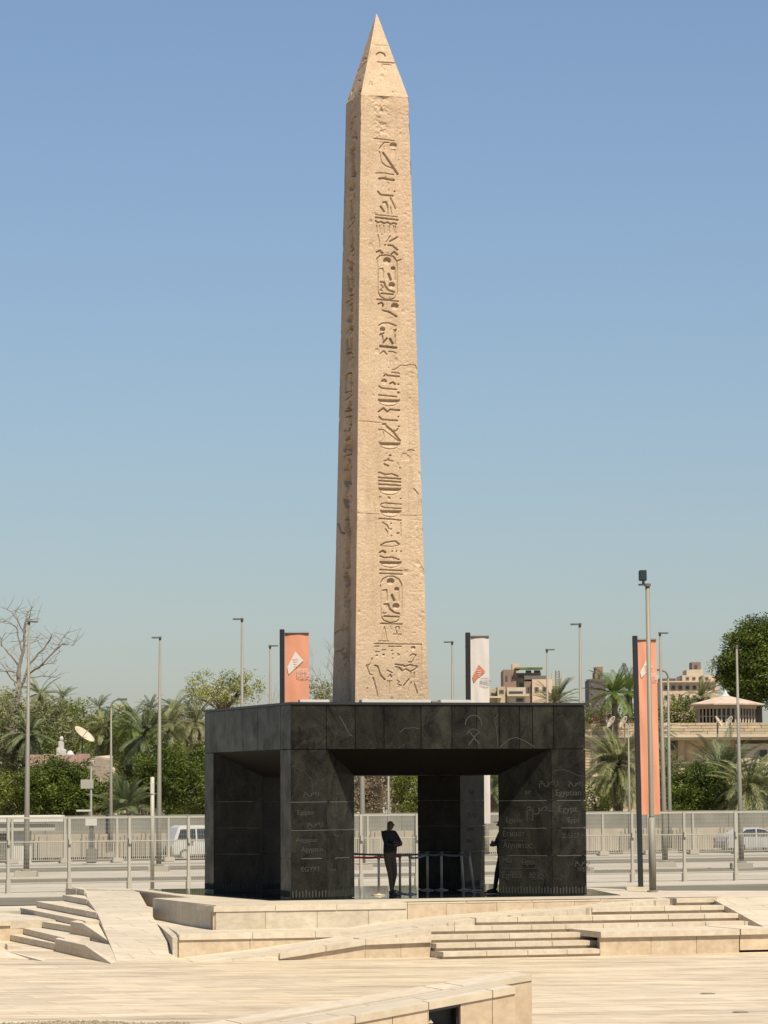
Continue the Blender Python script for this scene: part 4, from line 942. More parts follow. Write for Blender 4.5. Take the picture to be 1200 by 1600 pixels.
# ------------------------------------------------------------------ lamps, poles, banners
def street_lamp(x, ybase_Y, ytop, label, arm, r0=.15, group='street lamps along the roads', xb=None, cap='flat'):
    Y = ybase_Y; P = atY(x, 1235, Y); X = P[0]; z0 = gz(Y, X); zt = atY(x, ytop, Y)[2]; H = zt-z0
    t = thing('street_lamp', label, 'street lamp', (X, Y, z0), 0, group)
    if xb is not None: t.rotation_euler = (0, math.atan2((x-xb)/FPX*Y, H)+0.0, 0)
    MB().box((-.45, -.45, 0), (.45, .45, .28)).build('concrete_base', M['concrete'], t, bevel=.02)
    MB().tube([(0, 0, .2), (0, 0, H*.15), (0, 0, H-.05)], [r0, r0*.93, r0*.36], 12).build('pole', M['galv'], t, smooth=True)
    MB().lathe([(r0*1.9, .28), (r0*1.9, .32), (r0*1.1, .36)], 12).build('base_flange', M['galv'], t)
    if cap == 'flat':
        for a in arm:
            h = MB().prism([(-a*.07, -.10), (a*.25, -.12), (a*.36, -.10), (a*.38, 0), (a*.36, .10), (a*.25, .12), (-a*.07, .10)], H-.06, H-.005).build('lamp_head', M['lampdark'], t, bevel=.01)
            MB().box((min(a*.12, a*.34), -.08, H-.072), (max(a*.12, a*.34), .08, H-.059)).build('lens', M['lamp_w'], h)
        MB().lathe([(.055, H-.14), (.055, H+.01)], 10).build('bracket', M['lampdark'], t)
    elif cap == 'curve':
        a = arm[0]
        MB().tube([(0, 0, H-.3), (a*.02, 0, H-.1), (a*.15, 0, H+.1), (a*.4, 0, H+.2)], r0*.45, 8).build('curved_arm', M['galv'], t)
        h = MB().prism([(a*.36, -.1), (a*.9, -.12), (a*.98, 0), (a*.9, .12), (a*.36, .1)], H+.14, H+.26).build('lamp_head', M['lampdark'], t, bevel=.02)
    return t
street_lamp(41.5, 140, 970, 'tall tapering lamp post in front of the bare tree at the far left', (1,), .125, xb=38.5)
street_lamp(248, 152, 995, 'tall lamp post rising behind the short white post, left of the pavilion', (-1,), .125, xb=246)
street_lamp(378.5, 140, 966, 'lamp post rising in front of the yellow-green tree behind the pavilion', (-1,), .115)
street_lamp(422.5, 157, 1008, 'shorter lamp post just left of the orange banner behind the pavilion', (1,), .105)
street_lamp(708, 155, 1002, 'lamp post between the obelisk and the white banner', (-1,), .105)
street_lamp(856.5, 163, 1014, 'lamp post in front of the far ochre building', (1,), .105)
street_lamp(908.5, 137, 974, 'tall lamp post above the right corner of the pavilion roof', (-1,), .115)
street_lamp(1038, 150, 988, 'tall lamp post with a head to both sides, right of the big orange banner', (1,), .125, xb=1042)
street_lamp(1157, 146, 1008, 'tall post without a lamp arm in front of the octagonal garden house', (), .115, xb=1160)
street_lamp(566, 150, 975, 'lamp post hidden behind the obelisk, seen through the left of the opening', (-1,), .13)
street_lamp(607, 204, 1190, 'thin lamp post seen above the standing man through the opening', (1,), .12, cap='curve')
street_lamp(760, 180, 1120, 'pale lamp post seen through the narrow right gap of the pavilion', (1,), .13)
street_lamp(1046, 206, 1052, 'slim lamp post with a short curved arm beside the tall double one', (-1,), .14, cap='curve')
street_lamp(173.5, 206, 1098, 'slim lamp post with a short curved arm in front of the left palms', (1,), .12, cap='curve')
street_lamp(983, 206, 1128, 'slim lamp post left of the big orange banner, in front of the villa', (), .1)
# short white post
P = atY(238, 1382, 112); zt = atY(238, 1214, 112)[2]; z0 = gz(112, P[0]); t = thing('access_post', 'short plain white post beside the fence, left of the pavilion', 'post', (P[0], 112, z0))
MB().tube([(0, 0, 0), (0, 0, zt-z0)], .065, 12).build('pole', M['galv2'], t, smooth=True); MB().lathe([(.11, 0), (.11, .03), (.07, .05)], 12).build('base_plate', M['galv'], t)
MB().box((-.05, -.08, zt-z0-.55), (.05, -.062, zt-z0-.2)).build('reflector_plate', M['white'], t)
# floodlight pole
Y = 84.0; P = atY(1020, 1391, Y); X = P[0]; zt = atY(1014.5, 915, Y)[2]
t = thing('floodlight_pole', 'tall steel pole with a black floodlight on top, in front of the big orange banner', 'floodlight pole', (X, Y, 0)); t.rotation_euler = (0, -.006, 0)
zm = atY(1019, 1277, Y)[2]
MB().tube([(0, 0, 0), (0, 0, zm)], .088, 16).build('lower_pole', M['galv'], t, smooth=True); MB().tube([(0, 0, zm), (0, 0, zm+.03), (0, 0, zt)], [.07, .062, .055], 16).build('upper_pole', M['galv'], t, smooth=True)
MB().lathe([(.14, 0), (.14, .025), (.1, .03)], 16).build('base_plate', M['galv'], t)
MB().lathe([(.085, zt-.02), (.085, zt+.05)], 16).build('pole_cap', M['lampdark'], t); MB().box((-.22, -.05, zt+.0), (.02, .05, zt+.045)).build('bracket', M['lampdark'], t)
MB().tube([(-.10, 0, zt+.04), (-.10, 0, zt+.13)], .035, 8).build('swivel', M['lampdark'], t)
h = MB().box((-.20, -.10, zt+.12), (-.02, .13, zt+.38)).build('lamp_head', M['dark'], t, bevel=.012)
for i in range(5): MB().box((-.21, .06, zt+.14+i*.045), (-.01, .16, zt+.16+i*.045)).build('cooling_fin', M['lampdark'], h)
MB().box((-.185, -.118, zt+.14), (-.035, -.102, zt+.36)).build('lens', M['glass'], h)
t2 = thing('manhole_slab', 'small raised stone kerb at the foot of the big orange banner', 'kerb', tuple(atZ(1000, 1389.5, 0.0)))
MB().box((-.35, -.2, -.3), (.4, .25, .06)).build('kerb_stone', M['cap'], t2, bevel=.01)

def banner(label, xpole0, xpole1, xr, ytop, Y, z0, cloth, logo, zbot, ylogo, lean=0, textmat=None):
    P0 = atY(xpole0, ytop, Y); P1 = atY(xpole1, ytop, Y); PR = atY(xr, ytop, Y); zt = P0[2]; pw = P1[0]-P0[0]; cw = PR[0]-P1[0]
    t = thing('banner', label, 'banner', (P0[0]+pw/2, Y, z0)); t.rotation_euler = (0, lean, 0)
    H = zt-z0; zb = zbot-z0
    MB().box((-pw/2, -.10, 0), (pw/2, .10, H)).build('mast', M['dark'], t, bevel=.01)
    for k in range(5): MB().box((-pw/2-.004, -.03, H-.4-k*.8), (-pw/2+.002, .03, H-.36-k*.8)).build('mast_clip', M['lampdark'], t)
    MB().tube([(pw/2, 0, H-.1), (pw/2+cw, 0, H-.1)], .028, 8).build('top_bar', M['lampdark'], t)
    nx, nz = 14, 60; V = []; Fq = []
    def wave(a, b): return .010*math.sin(a*4.1+b*.5)*min(1, a*3)+.012*math.sin(b*1.1+a*2)+.003*math.sin(a*13+b*2.1)+.004*math.sin(b*3.7+a*6)
    for j in range(nz+1):
        for i in range(nx+1):
            a = i/nx; z = (H-.12)+(zb-(H-.12))*j/nz
            V.append((pw/2+.01+a*(cw-.01), wave(a, z), z))
    for j in range(nz):
        for i in range(nx): k = j*(nx+1)+i; Fq.append((k, k+nx+1, k+nx+2, k+1))
    c = link('cloth', npmesh('cloth', V, Fq, cloth, True), t)
    # printed kite with rows of lettering
    zl = atY((xpole1+xr)/2, ylogo, Y)[2]-z0; s = cw/.57
    def pr(pts, name, m, out=-.007):
        MB().face_set([(pw/2+cw*a, wave(a, zl+b*s)+out-.012, zl+b*s) for a, b in pts], [tuple(range(len(pts)))]).build(name, m, c)
    kite = [(.45, .42), (.78, .21), (.165, -.12), (.105, .05)]
    pr(kite, 'logo_kite', logo)
    for i in range(4): pr([(.33+.02*i, .24-.055*i), (.56+.03*i-.04*i, .24-.055*i), (.56+.03*i-.04*i, .222-.055*i), (.33+.02*i, .222-.055*i)], 'logo_line', cloth, -.012)
    for i, wd in enumerate(('GRAND', 'EGYPTIAN', 'MUSEUM')):
        cu = bpy.data.curves.new('lettering', 'FONT'); cu.body = wd; cu.size = .075*s; cu.extrude = .001; cu.resolution_u = 2
        ob = bpy.data.objects.new('tmp', cu); COL.objects.link(ob); me = bpy.data.meshes.new_from_object(ob.evaluated_get(bpy.context.evaluated_depsgraph_get())); bpy.data.objects.remove(ob)
        me.materials.clear(); me.materials.append(textmat or logo); o = link('lettering', me, c); o.rotation_euler = (math.pi/2, 0, 0); o.location = (pw/2+cw*.5, -.045, zl+(.0-.075*i)*s-.03)
    return t
banner('orange banner with a white kite emblem behind the left part of the pavilion roof', 437, 444.5, 482.6, 983.5, 92, gz(92), M['orange'], M['logo_w'], 1.6, 1046)
banner('white banner with an orange kite emblem right of the obelisk', 727, 734.7, 764, 988.5, 92, gz(92), M['wcloth'], M['logo_o'], 1.6, 1060, textmat=M['lampdark'])
banner('big orange banner hanging low on its black mast at the right, above the fence', 993, 1000.6, 1030, 993.5, 86, -.05, M['orange'], M['logo_w'], atY(1015, 1273, 86)[2], 1053, lean=-.0125)

# ------------------------------------------------------------------ fences
def along(x, q):       # point on the street line q seen at photo column x
    r = ray(x, 1235); k = q/(r[1]-.445*r[0]); return CC+r*k
SD_E = np.array([1, .445, 0]); SD_E = SD_E/np.linalg.norm(SD_E); ANG = math.atan(.445)
p0 = along(13, 113.3); zf = gz(p0[1], p0[0])
t = thing('wire_fence', 'tall pale wire mesh fence running behind the plinth across the whole picture', 'fence', (p0[0], p0[1], zf), ANG)
SP = 2.02; HF = 2.42
pm = MB().box((-.042, -.04, .4), (.042, .04, HF)).mesh('post', M['galv2']); pb = MB().box((-.07, -.07, 0), (.07, .07, .46)).mesh('post_shoe', M['galv2'], bevel=.01)
foot = MB().box((-.15, -.12, 0), (.15, .12, .03)).mesh('foot_plate', M['galv2']); kn = MB().box((-.04, -.10, 1.55), (.04, -.05, 1.72)).mesh('bracket', M['galv2'])
wm = MB()
for i in range(34): wm.box((.06+i*(SP-.12)/33-.002, -.0025, .35), (.06+i*(SP-.12)/33+.002, .0025, HF-.05))
for i in range(16): wm.box((.05, -.004, .36+i*(HF-.42)/15-.002), (SP-.05, .001, .36+i*(HF-.42)/15+.002))
wme = wm.mesh('wire_mesh', M['galv2']); rl = MB().box((.052, -.025, HF-.06), (SP-.052, .025, HF)).mesh('top_rail', M['galv2']); rb_ = MB().box((.052, -.02, .32), (SP-.052, .02, .36)).mesh('bottom_rail', M['galv2'])
mr = MB().box((.052, -.015, 1.62), (SP-.052, .015, 1.65)).mesh('middle_rail', M['galv2'])
for i in range(-2, 18):
    dz = gz(p0[1], p0[0])-zf
    po = link('fence_post', pm, t, (i*SP, 0, 0)); link('post_shoe', pb, po); link('foot_plate', foot, po); link('bracket', kn, po)
    if i < 17:
        for n_, me in (('top_rail', rl), ('bottom_rail', rb_), ('middle_rail', mr)): link(n_, me, t, (i*SP, 0, 0))
        link('wire_mesh', wme, t, (i*SP, 0, 0))['kind'] = 'stuff'
p1 = along(19, 190); z1 = gz(p1[1], p1[0])+.06
t = thing('picket_fence', 'second fence of close upright pickets on white concrete feet beyond the road', 'fence', (p1[0], p1[1], z1), ANG)
SP2 = 2.93; H2 = 2.45
pm = MB().box((-.06, -.06, .2), (.06, .06, H2)).mesh('post', M['galv2']); cf_ = MB().box((-.3, -.25, 0), (.3, .25, .27)).mesh('concrete_foot', M['kerb'], bevel=.03)
pk = MB()
for i in range(25): pk.box((.1+i*(SP2-.2)/24-.018, -.018, .2), (.1+i*(SP2-.2)/24+.018, .018, 1.12))
pk_me = pk.mesh('pickets', M['galv2']); r1_ = MB().box((.062, -.03, 1.12), (SP2-.062, .03, 1.19)).mesh('picket_rail', M['galv2']); r2_ = MB().box((.062, -.03, H2-.07), (SP2-.062, .03, H2)).mesh('top_rail', M['galv2']); r3_ = MB().box((.062, -.03, .16), (SP2-.062, .03, .2)).mesh('foot_rail', M['galv2'])
for i in range(-3, 26):
    po = link('fence_post', pm, t, (i*SP2, 0, 0)); link('concrete_foot', cf_, po)
    link('pickets', pk_me, t, (i*SP2, 0, 0))['kind'] = 'stuff'
    for n_, me in (('picket_rail', r1_), ('top_rail', r2_), ('foot_rail', r3_)): link(n_, me, t, (i*SP2, 0, 0))
# far wall
p2 = along(-60, 214); z2_ = gz(p2[1], p2[0])
t = thing('boundary_wall', 'long grey concrete wall with a cream lower band in front of the trees', 'wall', (p2[0], p2[1], z2_), ANG)
zt2 = 2.52
for i in range(26):
    a = i*2.6; MB().box((a+.01, 0, 0), (a+2.59, .25, zt2+random.uniform(-.02, .02))).build('wall_panel', M['concrete2'], t)
    MB().box((a+.01, -.35, 0), (a+2.59, -.02, 1.42)).build('base_block', M['cream'], t)
pkk = MB()
for i in range(230):
    if (i//9) % 3 != 2: pkk.box((i*.27, -.6, 0), (i*.27+.05, -.55, 1.35+.12*math.sin(i*1.7)))
pkk.build('bollard_row', M['galv'], t)['kind'] = 'stuff'

# bus shelter at the far left
P = along(20, 200); t = thing('bus_shelter', 'flat white roofed shelter behind the fences at the far left', 'shelter', (P[0], P[1], gz(P[1], P[0])), ANG)
hz = atY(20, 1274, P[1])[2]-gz(P[1], P[0])
MB().prism([(-6, -1.0), (2.6, -1.0), (2.9, -.6), (2.9, .9), (-6, .9)], hz-.42, hz).build('roof', M['white'], t, bevel=.06); MB().box((-6, -.8, hz-.85), (2.2, .8, hz-.5)).build('fascia_board', M['galv2'], t)
MB().prism([(-.1, -.3), (1.0, -.3), (1.0, .3), (-.1, .3)], 0, hz-.86).build('leg', M['white'], t); MB().prism([(-5, -.3), (-3.9, -.3), (-3.9, .3), (-5, .3)], 0, hz-.86).build('leg', M['white'], t)
MB().box((-3.8, .2, .3), (-.2, .25, hz-1.0)).build('back_panel', M['concrete2'], t); MB().box((-3.4, -.2, .4), (-.6, .1, .48)).build('bench', M['galv'], t)
# road signs at left
P = along(149, 212); Yq = P[1]; z0 = gz(Yq, P[0]); t = thing('sign_post', 'grey pole with blank grey board and crossbar in front of the dark bush', 'sign post', (P[0], Yq-3, z0))
zz_ = lambda y: atY(149, y, Yq-3)[2]-z0
MB().tube([(0, 0, 0), (0, 0, zz_(1197))], .07, 8).build('pole', M['galv2'], t); MB().box((-.6, -.1, zz_(1232)), (.15, -.05, zz_(1218))).build('sign_board', M['galv2'], t); MB().box((-.25, -.05, zz_(1199)), (.6, .05, zz_(1196.5))).build('crossbar', M['galv'], t)
MB().box((-.85, -.08, zz_(1268)), (0, -.02, zz_(1265))).build('small_sign', M['white'], t)
P = along(143, 186); t = thing('sign_post', 'white board on a short dark post standing between the two fences', 'sign post', (P[0], P[1], gz(P[1], P[0])+.1)); zq = lambda y: atY(143, y, P[1])[2]-gz(P[1], P[0])-.1
MB().box((-.12, -.1, 0), (.12, .1, zq(1289))).build('post', M['lampdark'], t); MB().box((-.3, -.16, zq(1290)), (.3, -.1, zq(1279))).build('sign_board', M['white'], t); MB().box((-.28, -.2, 0), (.28, .2, .75)).build('foot_block', M['galv'], t, bevel=.05)

# ------------------------------------------------------------------ vehicles
def vehicle(label, cat, name, x, q, prof, glass, paint, L_, Wd, wheels, extra=None, rot=0):
    P = along(x, q); z = gz(P[1], P[0])+.02
    t = thing(name, label, cat, (P[0], P[1], z), ANG+rot)
    body = MB(); n = len(prof)
    vs = []
    for (px_, pz_) in prof:
        inset = .10*max(0, (pz_-.85)/.6)
        vs += [(px_, -Wd/2+inset, pz_)]
    for (px_, pz_) in prof:
        inset = .10*max(0, (pz_-.85)/.6); vs += [(px_, Wd/2-inset, pz_)]
    body.face_set(vs, [tuple(range(n)), tuple(range(2*n-1, n-1, -1))]+[(i, n+i, n+(i+1) % n, (i+1) % n) for i in range(n)])
    b = body.build('body', paint, t, bevel=.04)
    for g in glass:
        for sy in (-1, 1):
            i0 = [Wd/2-.10*max(0, (pz_-.85)/.6)+.012 for _, pz_ in g]
            vs = [(a, sy*w_, c) for (a, c), w_ in zip(g, i0)]+[(a, sy*(w_-.03), c) for (a, c), w_ in zip(g, i0)]
            k = len(g); MB().face_set(vs, [tuple(range(k)), tuple(range(2*k-1, k-1, -1))]+[(i, (i+1) % k, k+(i+1) % k, k+i) for i in range(k)]).build('side_window', M['glass'], t)
    for wx in wheels:
        for sy in (-1, 1):
            o = MB().tube([(wx, sy*(Wd/2-.22), .32), (wx, sy*(Wd/2+.01), .32)], .32, 18).build('wheel', M['tyre'], t)
            MB().tube([(wx, sy*(Wd/2), .32), (wx, sy*(Wd/2+.03), .32)], .19, 12).build('rim', M['steel'], o)
    xs = [p[0] for p in prof]
    for sy in (-1, 1):
        MB().box((min(xs)-.02, sy*(Wd/2-.2)-.14, .62), (min(xs)+.06, sy*(Wd/2-.2)+.14, .8)).build('headlight', M['lamp_w'], t)
        MB().box((max(xs)-.06, sy*(Wd/2-.18)-.12, .68), (max(xs)+.02, sy*(Wd/2-.18)+.12, .9)).build('tail_lamp', M['lamp_r'], t)
    MB().box((min(xs)-.05, -Wd/2+.1, .28), (min(xs)+.1, Wd/2-.1, .48)).build('bumper', M['lampdark'], t); MB().box((max(xs)-.1, -Wd/2+.1, .28), (max(xs)+.05, Wd/2-.1, .48)).build('bumper', M['lampdark'], t)
    for sy in (-1, 1): MB().box((-L_*.22, sy*(Wd/2+.02)-.06, .98), (-L_*.22+.12, sy*(Wd/2+.02)+.06, 1.12)).build('wing_mirror', M['lampdark'], t)
    return t
vehicle('white minibus passing behind the fences at the left of the pavilion', 'van', 'parked_van', 316, 201, [(-2.1, .3), (-2.14, .8), (-2.02, 1.15), (-1.72, 1.86), (-1.45, 1.97), (2.2, 1.97), (2.32, 1.8), (2.38, .9), (2.35, .3)],
        [[(-1.84, 1.15), (-1.6, 1.75), (-.7, 1.78), (-.7, 1.12)], [(-.6, 1.12), (-.6, 1.78), (.55, 1.78), (.55, 1.12)], [(.65, 1.12), (.65, 1.78), (2.1, 1.75), (2.15, 1.12)]], M['carwhite'], 4.6, 1.75, (-1.4, 1.45))
vehicle('silver saloon car behind the fences at the far right', 'car', 'parked_car', 1176, 200, [(-2.2, .28), (-2.25, .6), (-2.1, .85), (-1.1, .98), (-.45, 1.42), (.1, 1.52), (1.0, 1.48), (1.65, 1.08), (2.2, 1.0), (2.3, .7), (2.25, .28)],
        [[(-.95, 1.0), (-.38, 1.38), (.2, 1.44), (.2, 1.0)], [(.3, 1.0), (.3, 1.44), (.95, 1.41), (1.45, 1.08), (1.4, 1.0)]], M['carsilver'], 4.5, 1.75, (-1.4, 1.4), rot=math.pi)

# ------------------------------------------------------------------ belt posts
def stanchion(x, y, Y, label, lean=0):
    P = atY(x, y, Y); t = thing('belt_post', label, 'belt post', (P[0], Y, .002), 0, 'steel belt posts under the pavilion'); t.rotation_euler = (0, lean, 0)
    MB().lathe([(.17, 0), (.17, .012), (.05, .035), (.03, .05)], 24).build('base', M['steel'], t, smooth=False)
    MB().lathe([(.03, .04), (.03, .92)], 14).build('post', M['steel'], t, smooth=True); MB().lathe([(.038, .86), (.04, .95), (.03, .965)], 14).build('belt_head', M['lampdark'], t)
    return (P[0], Y)
S1 = stanchion(592, 1398, 81.9, 'steel belt post left of the standing man with the red belt')
S2 = stanchion(625, 1394, 83.2, 'steel belt post just right of the standing man')
S3 = stanchion(641, 1396, 82.6, 'thin steel belt post left of the dark back pier')
S4 = stanchion(668, 1388, 86.0, 'steel belt post at the left edge of the dark back pier')
S5 = stanchion(690, 1388, 86.0, 'steel belt post in the middle of the dark back pier')
S6 = stanchion(724.5, 1388, 86.0, 'slightly leaning belt post between the dark and the lit face of the back pier', -.06)
S7 = stanchion(741, 1391, 85.0, 'strongly leaning belt post before the lit face of the back pier', -.13)
def belt(label, a, b, za, zb_, mat, sag=.03):
    m = MB(); n = 10; c = np.array([a[0], a[1]]); d = np.array([b[0]-a[0], b[1]-a[1]]); nn = np.array([-d[1], d[0]])/np.linalg.norm(d)*.003
    for i in range(n):
        t0, t1 = i/n, (i+1)/n; A_ = c+d*t0; B_ = c+d*t1; h0 = za+(zb_-za)*t0-sag*4*t0*(1-t0); h1 = za+(zb_-za)*t1-sag*4*t1*(1-t1)
        m.prism([tuple(A_-nn), tuple(B_-nn), tuple(B_+nn), tuple(A_+nn)], [h0-.05, h1-.05, h1-.05, h0-.05], [h0, h1, h1, h0])
    tag(m.build('barrier_belt', mat), label, 'belt')
Lft = atY(545, 1340, 82.5)
belt('red barrier belt crossing in front of the standing man', (Lft[0], 82.4), S2, .93, .93, M['red'], .02)
belt('grey belt from the pier to the post right of the man', (atY(548, 1335, 87)[0], 87), S4, .93, .93, M['greybelt'])
belt('grey belt between the thin post and the dark pier posts', S3, S4, .90, .92, M['greybelt'])
belt('grey belt between the two posts before the dark pier', S4, S5, .93, .93, M['greybelt'])
belt('grey belt from the dark pier to the leaning posts', S5, (S6[0]-.055, S6[1]), .93, .90, M['greybelt'])
belt('grey belt between the two leaning posts', (S6[0]-.055, S6[1]), (S7[0]-.12, S7[1]), .92, .90, M['greybelt'])

# ------------------------------------------------------------------ people
def skinned(name, V, E, R, sub=2):
    me = bpy.data.meshes.new(name); me.from_pydata(V, E, []); ob = bpy.data.objects.new(name, me); COL.objects.link(ob)
    sk = ob.modifiers.new('s', 'SKIN'); sk.use_smooth_shade = True
    for i, r in enumerate(R): me.skin_vertices[0].data[i].radius = r if hasattr(r, '__len__') else (r, r)
    me.skin_vertices[0].data[0].use_root = True
    ob.modifiers.new('u', 'SUBSURF').levels = sub
    dg = bpy.context.evaluated_depsgraph_get(); dg.update()
    out = bpy.data.meshes.new_from_object(ob.evaluated_get(dg)); bpy.data.objects.remove(ob); return out
def person(label, X, Y, rz, cap=False, stance=1, scale=1.0, seated=False, shirt='shirt', trousers='khaki'):
    t = thing('person', label, 'person', (X, Y, .004 if not seated else 0), rz)
    # facing +x, z up; left side +y
    if not seated:
        J = {'pel': (0, 0, .95), 'belly': (.02, 0, 1.10), 'chest': (.02, 0, 1.32), 'neck': (.0, 0, 1.50), 'head': (.035, 0, 1.60), 'crown': (.03, 0, 1.72)}
        hipL, hipR = (0, .10, .90), (0, -.10, .90)
        kL, aL, tL = (.04, .12+.02, .50), (-.06, .15, .09), (.14, .17, .045)
        kR, aR, tR = (.02+.10*stance, -.13, .50), (.10*stance+.08, -.15, .09), (.10*stance+.28, -.18, .045)
    else:
        J = {'pel': (0, 0, .52), 'belly': (-.02, 0, .68), 'chest': (-.02, 0, .92), 'neck': (.0, 0, 1.08), 'head': (.04, 0, 1.18), 'crown': (.03, 0, 1.3)}
        hipL, hipR = (.04, .10, .50), (.04, -.10, .50); kL, aL, tL = (.46, .12, .5), (.5, .13, .09), (.7, .14, .05); kR, aR, tR = (.46, -.12, .5), (.62, -.12, .10), (.82, -.13, .06)
    dz = J['chest'][2]-1.32
    shL, shR = (.0, .19, 1.42+dz), (.0, -.19, 1.42+dz)
    elL, elR = (.12, .27, 1.16+dz), (.12, -.27, 1.16+dz)
    if not seated: wL, hL = (.25, .05, 1.20+dz), (.24, -.07, 1.21+dz); wR, hR = (.28, -.03, 1.15+dz), (.24, .10, 1.17+dz)
    else: wL, hL = (.36, .16, .62), (.43, .14, .57); wR, hR = (.36, -.16, .62), (.43, -.14, .57)
    V = [J['pel'], J['belly'], J['chest'], J['neck'], J['head'], J['crown'], hipL, kL, aL, tL, hipR, kR, aR, tR, shL, elL, wL, hL, shR, elR, wR, hR]
    E = [(0, 1), (1, 2), (2, 3), (3, 4), (4, 5), (0, 6), (6, 7), (7, 8), (8, 9), (0, 10), (10, 11), (11, 12), (12, 13), (2, 14), (14, 15), (15, 16), (16, 17), (2, 18), (18, 19), (19, 20), (20, 21)]
    R = [(.165, .14), (.175, .15), (.185, .155), .06, .088, .07, .10, .068, .048, .038, .10, .068, .048, .038, .078, .06, .042, .032, .078, .06, .042, .032]
    me = skinned('body', [(a*scale, b*scale, c*scale) for a, b, c in V], E, [tuple(x*scale for x in r) if hasattr(r, '__len__') else r*scale for r in R])
    me.materials.clear()
    for k in ('skin', shirt, trousers, 'shoe'): me.materials.append(M[k])
    ww = np.array(wL)*scale; w2 = np.array(wR)*scale
    me.materials.append(M['hair'])
    for p in me.polygons:
        c = p.center; z = c.z/scale
        if z > J['neck'][2]-.02: k = 0
        elif z > J['pel'][2]+.03 and not seated or (seated and z > J['pel'][2]+.06):
            k = 1
            if (Vector(c)-Vector(np.array(hL)*scale)).length < .085 or (Vector(c)-Vector(np.array(hR)*scale)).length < .085: k = 0
        elif z > .105: k = 2
        else: k = 3
        hz_ = z-J['head'][2]; hx_ = c.x/scale-J['head'][0]
        if k == 0 and hz_ > -.05 and (hz_ > .085 or (hx_ < .0 and hz_ > .0) or hx_ < -.04) and abs(c.y) < .12*scale: k = 4
        p.material_index = k
    b = link('body', me, t)
    # fingers
    for (w_, h_) in ((wL, hL), (wR, hR)):
        a = Vector(w_); h = Vector(h_); d = (h-a).normalized(); side = Vector((0, 0, 1))
        for i in range(4):
            o = side*(.028-i*.018); L0 = .07-abs(i-1.3)*.008
            pts = [h+o*.9, h+d*L0*.6+o, h+d*L0+o*.95+Vector((-.015, 0, 0)), h+d*L0*1.1+o*.9+Vector((-.035, 0, 0))]
            MB().tube([tuple(p*scale) for p in pts], [.0095, .009, .008, .006], 6).build('finger', M['skin'], b, smooth=True)
        pts = [a+d*.03+side*.02, a+d*.06+side*.045, a+d*.09+side*.05]
        MB().tube([tuple(p*scale) for p in pts], [.012, .011, .008], 6).build('thumb', M['skin'], b, smooth=True)
    # shoes' soles, head details
    hd = Vector(J['head']); cr = Vector(J['crown'])
    def ball(c, r, name, m, par, k=10):
        pr = [(max(.001, math.sin(math.pi*i/k)*r[0]), -math.cos(math.pi*i/k)*r[2]) for i in range(k+1)]
        mm = MB().lathe(pr, 12); s_ = r[1]/r[0]; mm.v = [((x+c[0])*scale, (y*s_+c[1])*scale, (z+c[2])*scale) for x, y, z in mm.v]; return mm.build(name, m, par, smooth=True)
    if cap: ball(hd+Vector((-.006, 0, .052)), (.088, .078, .078) if not cap else (.098, .088, .09), 'hair' if not cap else 'cap_crown', M['hair'] if not cap else M['shirt'], b)
    MB().prism([((hd.x+.085)*scale, -.013), ((hd.x+.115)*scale, -.006), ((hd.x+.115)*scale, .006), ((hd.x+.085)*scale, .013)], (hd.z-.0)*scale, (hd.z+.04)*scale).build('nose', M['skin'], b)
    for sy in (-1, 1):
        ball(hd+Vector((0, sy*.088, .01)), (.018, .01, .03), 'ear', M['skin'], b); ball(hd+Vector((.083, sy*.032, .035)), (.008, .011, .007), 'eye', M['dark'], b)
    MB().box(((hd.x+.08)*scale, -.022, (hd.z-.035)*scale), ((hd.x+.092)*scale, .022, (hd.z-.027)*scale)).build('mouth', M['shirt'], b)
    if cap: MB().prism([(.08*scale, -.07), (.2*scale, -.05), (.215*scale, 0), (.2*scale, .05), (.08*scale, .07)], (hd.z+.075)*scale, (hd.z+.09)*scale).build('cap_brim', M['shirt'], b)
    for a, tt_ in ((aL, tL), (aR, tR)):
        a = Vector(a)*scale; q = Vector(tt_)*scale
        m = MB(); x0, x1 = a.x-.07, q.x+.05
        m.prism([(x0, a.y-.035), (a.x+.05, a.y-.04), (x1-.03, q.y-.045), (x1, q.y), (x1-.03, q.y+.045), (a.x+.05, a.y+.04), (x0, a.y+.035)], max(.0, a.z-.09*scale), [a.z-.0, a.z-.01, q.z+.0, q.z-.005, q.z+.0, a.z-.01, a.z-.0]); m.build('shoe', M['shoe'], b, bevel=.012)
    return t
P = atY(609, 1398, 82.3)
person('standing man in a black shirt and khaki trousers with folded arms, under the pavilion', P[0]+.0, 82.3, math.radians(-38), stance=1.0, scale=1.03)
P = atY(786, 1398, 82.6)
person('guard in dark clothes and a peaked cap, half hidden behind the right pier', P[0], 82.6, math.radians(188), cap=True, stance=.9, scale=1.02, trousers='shirt')
# seat with a person hidden behind the left pier, only a foot showing
q = uvw(2.05, 1.55, 0); 
Q = atY(538, 1378, 83.3)
Q = Q-np.array([.48, 0, 0])
t = thing('chair', 'plain dark chair hidden behind the left front pier', 'chair', (Q[0]-.25, 83.3, 0))
MB().box((-.22, -.22, .40), (.22, .22, .44)).build('seat', M['dark'], t, bevel=.01); MB().box((-.24, -.22, .46), (-.20, .22, .85)).build('backrest', M['dark'], t, bevel=.01)
for sx in (-1, 1):
    for sy in (-1, 1): MB().box((sx*.2-.015, sy*.2-.015, 0), (sx*.2+.015, sy*.2+.015, .42)).build('leg', M['dark'], t)
person('seated person behind the left front pier with only a black shoe showing', Q[0]-.27, 83.3, 0, seated=True, trousers='shirt', shirt='khaki')

